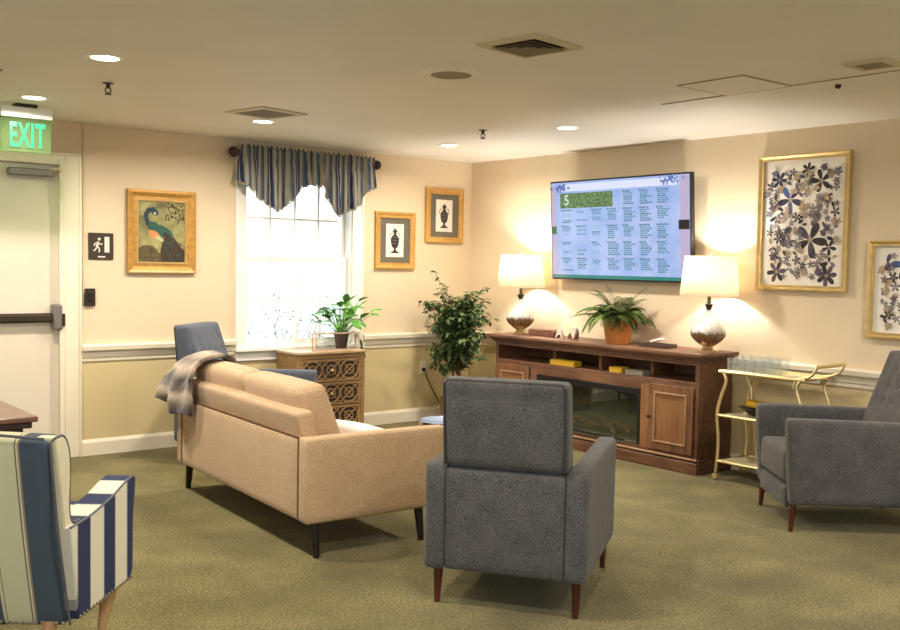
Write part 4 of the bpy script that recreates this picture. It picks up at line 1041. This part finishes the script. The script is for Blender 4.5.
tag(MB().soft([[[(-.03, -.05, 0), (-.03, -.05, .02)], [(-.03, .05, .0), (-.03, .05, .02)]], [[(.03, -.05, 0), (.03, -.05, .02)], [(.03, .05, 0), (.03, .05, .02)]]], .008, n=8).build('folded_card', M['pinkwhite'], loc=(-.25, -2.52, ZT + .0295)), 'white object resting on the small dark tray', 'ornament')
bpy.data.objects['folded_card'].rotation_euler = (R(-14), 0, .2)
bpy.data.objects['folded_card'].location.z += .012

# ------------------------------------------------------------------ wall screen
tv = thing('wall_screen', 'large flat screen showing a blue activity calendar, above the console', 'screen', (-.125, -1.966, 1.770), -PI / 2)
tv.rotation_euler = (R(3.66), 0, -PI / 2)
TW, TH = .738, .4155
MB().box(-TW, TW, .0, .045, -TH, TH).build('screen_casing', M['black'], tv, bevel=.004)
MB().box(-.25, .25, .045, .105, -.2, .15).build('wall_bracket', M['black'], tv)
ES = .5
scr_k = NT('screen_blue'); scr_k.b.inputs['Base Color'].default_value = (.01, .01, .01, 1); scr_k.b.inputs['Roughness'].default_value = .2
nz = scr_k.n('ShaderNodeTexNoise', Scale=5.0, Detail=2.0); scr_k.l(scr_k.coords(), nz.inputs['Vector'])
scr_k.l(scr_k.ramp([(.35, lin((150, 178, 232))), (.65, lin((176, 196, 240)))], nz.outputs['Fac']), scr_k.b.inputs['Emission Color']); scr_k.b.inputs['Emission Strength'].default_value = ES
sp_ = MB().box(-TW + .012, TW - .012, -.0012, -.0002, -TH + .014, TH - .014).build('screen_panel', scr_k.m, tv, smooth=False)
b = MB(); mats = [emit('screen_green', (62, 110, 62), ES), emit('screen_teal', (40, 130, 120), ES), emit('screen_ink', (84, 120, 160), ES), emit('screen_mauve', (190, 176, 206), ES), emit('screen_tealtext', (70, 128, 132), ES), emit('screen_pale', (222, 228, 250), ES), emit('screen_dark', (20, 26, 40), ES * .6), emit('screen_blueart', (92, 116, 186), ES)]
Y0 = -.0016
def rc_(b, m, x0, x1, z0, z1, y=Y0): b.mi = m; b.poly([(x0, y, z0), (x1, y, z0), (x1, y, z1), (x0, y, z1)])
rc_(b, 3, -TW + .014, -TW + .07, -TH + .03, TH - .04); rc_(b, 3, TW - .10, TW - .014, -TH + .03, TH - .02)
rc_(b, 1, -TW + .014, TW - .014, -TH + .014, -TH + .042, Y0 - .0002)
rc_(b, 5, -TW + .10, TW - .13, TH - .09, TH - .03, Y0 - .0002)
rnd = random.Random(8)
for i in range(60):
    b.mi = 7; s_ = rnd.choice((0, 0, 1)); cx = (-.6 if s_ == 0 else .53) + rnd.gauss(0, .045); cz = (TH - .06 if s_ == 0 else TH - .045) + rnd.gauss(0, .014)
    blob(b, cx, cz, rnd.uniform(.01, .025), rnd.uniform(.004, .01), rnd.uniform(0, 3), Y0 - .0004 - i * 1e-6, 8)
rc_(b, 6, TW - .115, TW - .014, -.01, .062, Y0 - .0006)
rc_(b, 0, -TW + .014, -TW + .07, -.03, .035, Y0 - .0006)
b.build('screen_layout', mats, sp_, smooth=False)
k = NT('banner_green'); nz = k.n('ShaderNodeTexNoise', Scale=60.0, Detail=3.0); k.l(k.coords(), nz.inputs['Vector']); k.b.inputs['Base Color'].default_value = (0, 0, 0, 1)
k.l(k.ramp([(.4, lin((38, 82, 44))), (.6, lin((120, 158, 92)))], nz.outputs['Fac']), k.b.inputs['Emission Color']); k.b.inputs['Emission Strength'].default_value = ES * .9
cx0 = -.62; cw_ = 1.19 / 7; rt = .30; rh = .1345
MB().box(cx0, cx0 + cw_ * 3.45, Y0 - .0008, Y0 - .0004, .185, .31).build('banner', k.m, sp_, smooth=False)
text_mesh('banner_digit', '5', .12, emit('banner_pale', (190, 220, 200), ES), sp_, Matrix.Translation((cx0 + .075, Y0 - .0012, .248)) @ Matrix.Rotation(PI / 2, 4, 'X'), .0002, .003)
b = MB()
for r_ in range(5):
    for c_ in range(7):
        x = cx0 + c_ * cw_ + .01; zt = .315 - r_ * rh
        if r_ == 0 and c_ < 4: continue
        if r_ == 0: pass
        nl = rnd.choice((6, 7)); dense = .45 + .5 * (c_ >= 3)
        for l_ in range(nl):
            z = zt - .008 - l_ * .0165; xx = x + (.0 if l_ == 0 else .012)
            ln = rnd.uniform(.55, 1.0) * (cw_ - .045)
            if l_ and rnd.random() > dense + .3: continue
            b.mi = 0 if (l_ % 3 == 0) else 1
            if dense < .5 and rnd.random() < .4: b.mi = 2
            while ln > .012:
                wl = min(ln, rnd.uniform(.012, .035)); b.poly([(xx, Y0 - .001, z - .0115), (xx + wl, Y0 - .001, z - .0115), (xx + wl, Y0 - .001, z), (xx, Y0 - .001, z)]); xx += wl + .005; ln -= wl + .005
for r_ in range(1, 5):
    z = .319 - r_ * rh; b.mi = 3; b.poly([(cx0, Y0 - .0007, z), (cx0 + cw_ * 7, Y0 - .0007, z), (cx0 + cw_ * 7, Y0 - .0007, z + .003), (cx0, Y0 - .0007, z + .003)])
b.build('calendar_entries', [emit('text_teal', (74, 130, 138), ES), emit('text_blue', (104, 146, 176), ES), emit('text_pale', (150, 182, 214), ES), emit('text_rule', (196, 180, 220), ES)], sp_, smooth=False)

# ------------------------------------------------------------------ bar cart
bc = thing('bar_cart', 'two-tier brass bar cart between the console and the right armchair', 'cart', (-.25, -3.53, 0))
CX, CY = .165, .325
def scurve(x, y):
    s = 1 if y > 0 else -1
    return crv([(x, y - s * .02, .77), (x, y - s * .055, .70), (x, y - s * .015, .58), (x, y + s * .012, .46), (x, y - s * .005, .3), (x, y + s * .0, .15), (x, y + s * .01, .055)], 4)
fr = MB()
for sx in (-1, 1):
    for sy in (-1, 1):
        MB().tube(scurve(sx * CX, sy * CY), .011, 8).build('leg', M['brass'], bc)
        MB().lathe([(.012, 0), (.022, .002), (.024, .018), (.022, .034), (.012, .036)], 16).build('caster', M['brass'], bc, loc=(sx * CX - .018, sy * (CY + .01), .025)).rotation_euler = (0, PI / 2, 0)
def tray(z, y0, y1, nm, gm):
    t_ = MB().tube([(-CX, y0, z), (CX, y0, z), (CX, y1, z), (-CX, y1, z)], .009, 8, True).tube([(-CX, y0, z + .03), (CX, y0, z + .03), (CX, y1, z + .03), (-CX, y1, z + .03)], .005, 6, True).box(-CX, CX, y0, y1, z - .006, z - .002).build(nm, [M['brass']], bc)
    return t_
fr.tube([(-CX, -CY, .76), (CX, -CY, .76), (CX, CY, .76), (-CX, CY, .76)], .013, 8, True).build('top_rail', M['brass'], bc)
MB().box(-CX, CX, -CY, CY, .752, .758).build('top_glass', M['traytop'], bc)
for z, nm in ((.455, 'middle_shelf'), (.135, 'bottom_shelf')):
    MB().tube([(-CX, -CY, z), (CX, -CY, z), (CX, CY, z), (-CX, CY, z)], .011, 8, True).build('shelf_rail', M['brass'], bc)
    MB().box(-CX, CX, -CY, CY, z - .004, z + .002).build(nm, M['traytop'], bc)
for sx in (-1, 1):
    MB().tube(crv([(sx * CX, -CY + .08, .70), (sx * CX, -CY + .06, .76), (sx * CX, -CY, .775), (sx * CX, -CY - .05, .80), (sx * CX, -CY - .085, .855)], 4), .009, 8).build('handle_arm', M['brass'], bc)
MB().tube([(-CX, -CY - .085, .855), (CX, -CY - .085, .855)], .012, 8).build('handle_bar', M['brass'], bc)
b = MB()
for s in (1, -1):
    b.tube([(.10, .235 + s * .075, .745), (.10, .235 + s * .01, .62), (.10, .235 + s * .01, .44), (.10, .235 + s * .045, .15)], .006, 6)
b.build('cross_brace', M['brass'], bc)
# glasses on the cart
def tumbler(i, x, y, lb, h=.10):
    t = thing('drinking_glass', lb, 'glass', (x, y, .7585), 0, 'clear glasses on the bar cart')
    MB().lathe([(.001, 0), (.028, 0), (.034, h), (.032, h), (.027, .008), (.001, .008)], 20, cap=False).build('glass_body', GL, t)
GL = thin_glass('tumbler_glass', (250, 252, 252))
_k = GL.node_tree; _d = _k.nodes.new('ShaderNodeBsdfDiffuse'); _d.inputs[0].default_value = (.92, .88, .82, 1); _m = _k.nodes.new('ShaderNodeMixShader'); _m.inputs[0].default_value = .07
_o = _k.nodes['Material Output']; _s = _o.inputs['Surface'].links[0].from_socket; _k.links.new(_s, _m.inputs[1]); _k.links.new(_d.outputs[0], _m.inputs[2]); _k.links.new(_m.outputs[0], _o.inputs['Surface'])
pos = [(x_, -3.262 - .075 * j) for j in range(5) for x_ in (-.36, -.28, -.19)]
labs = ['front', 'middle', 'back']
ordn = ['nearest the console', 'second from the console', 'third from the console', 'fourth from the console', 'farthest from the console']
for i, (x_, y_) in enumerate(pos):
    tumbler(i, x_, y_, 'clear glass tumbler in the %s row on the brass cart, %s' % (labs[i % 3], ordn[i // 3]), .095 + .008 * ((i * 7) % 3))
tb_ = tag(MB().lathe([(.03, 0), (.04, .006), (.105, .05), (.11, .055), (.105, .055), (.04, .012), (.001, .012)], 24, (-.25, -3.385, .4625), cap=False).build('black_bowl', M['black']), 'black bowl on the middle shelf of the bar cart', 'bowl')
tag(MB().soft([[[(-.05, -.09, 0), (-.05, -.09, .03)], [(-.05, .09, .0), (-.05, .09, .05)]], [[(.05, -.09, 0), (.05, -.09, .03)], [(.05, .09, 0), (.05, .09, .05)]]], .012, n=8).build('yellow_napkin', M['yellow'], loc=(-.26, -3.43, .519)), 'yellow folded napkin in the black bowl on the cart', 'napkin')

# ------------------------------------------------------------------ camera, world, view
cam = bpy.data.cameras.new('camera'); co_ = bpy.data.objects.new('camera', cam); C.objects.link(co_)
F = 987.409; yaw, pitch, roll = 0.680138262, -0.0515181, 0.0182319
f = Vector((math.sin(yaw) * math.cos(pitch), math.cos(yaw) * math.cos(pitch), math.sin(pitch)))
r = Vector((math.cos(yaw), -math.sin(yaw), 0)); u = r.cross(f)
r2 = r * math.cos(roll) + u * math.sin(roll); u2 = -r * math.sin(roll) + u * math.cos(roll)
m = Matrix((r2, u2, -f)).transposed().to_4x4(); m.translation = Vector((-6.15953637, -7.32272611, 1.46693310))
co_.matrix_world = m
cam.sensor_fit = 'HORIZONTAL'; cam.sensor_width = 36; cam.lens = F / 900 * 36; cam.clip_start = .05
sc.camera = co_
wd = bpy.data.worlds.new('sky'); sc.world = wd; wd.use_nodes = True
bg = wd.node_tree.nodes['Background']; bg.inputs[0].default_value = (.86, .93, 1.0, 1); bg.inputs[1].default_value = 1.9
# daylight entering through the window pane area: portal for clean sampling
pt = bpy.data.lights.new('window_portal', 'AREA'); pt.shape = 'RECTANGLE'; pt.size = WX1 - WX0; pt.size_y = WZ1 - WZ0; pt.cycles.is_portal = True
po = bpy.data.objects.new('window_portal', pt); C.objects.link(po); po.location = ((WX0 + WX1) / 2, .17, (WZ0 + WZ1) / 2); po.rotation_euler = (-PI / 2, 0, 0)
for nm, sx_, sy_, lc, rt_ in (('side_portal', 4.2, 1.4, (XL - .17, -5.1, 1.45), (PI / 2, 0, -PI / 2)), ('rear_portal', 4.6, 1.4, (-3.9, YF - .17, 1.45), (PI / 2, 0, 0))):  # portals of the added, unseen windows
    q = bpy.data.lights.new(nm, 'AREA'); q.shape = 'RECTANGLE'; q.size = sx_; q.size_y = sy_; q.cycles.is_portal = True
    qo = bpy.data.objects.new(nm, q); C.objects.link(qo); qo.location = lc; qo.rotation_euler = rt_
sc.view_settings.view_transform = 'Standard'; sc.view_settings.look = 'None'; sc.view_settings.exposure = 1.0; sc.view_settings.gamma = 1
sc.view_settings.use_curve_mapping = False
sc.cycles.use_denoising = True; sc.cycles.max_bounces = 10; sc.cycles.diffuse_bounces = 5; sc.cycles.transparent_max_bounces = 16
sc.cycles.sample_clamp_indirect = 6.0; sc.cycles.caustics_reflective = False; sc.cycles.caustics_refractive = False
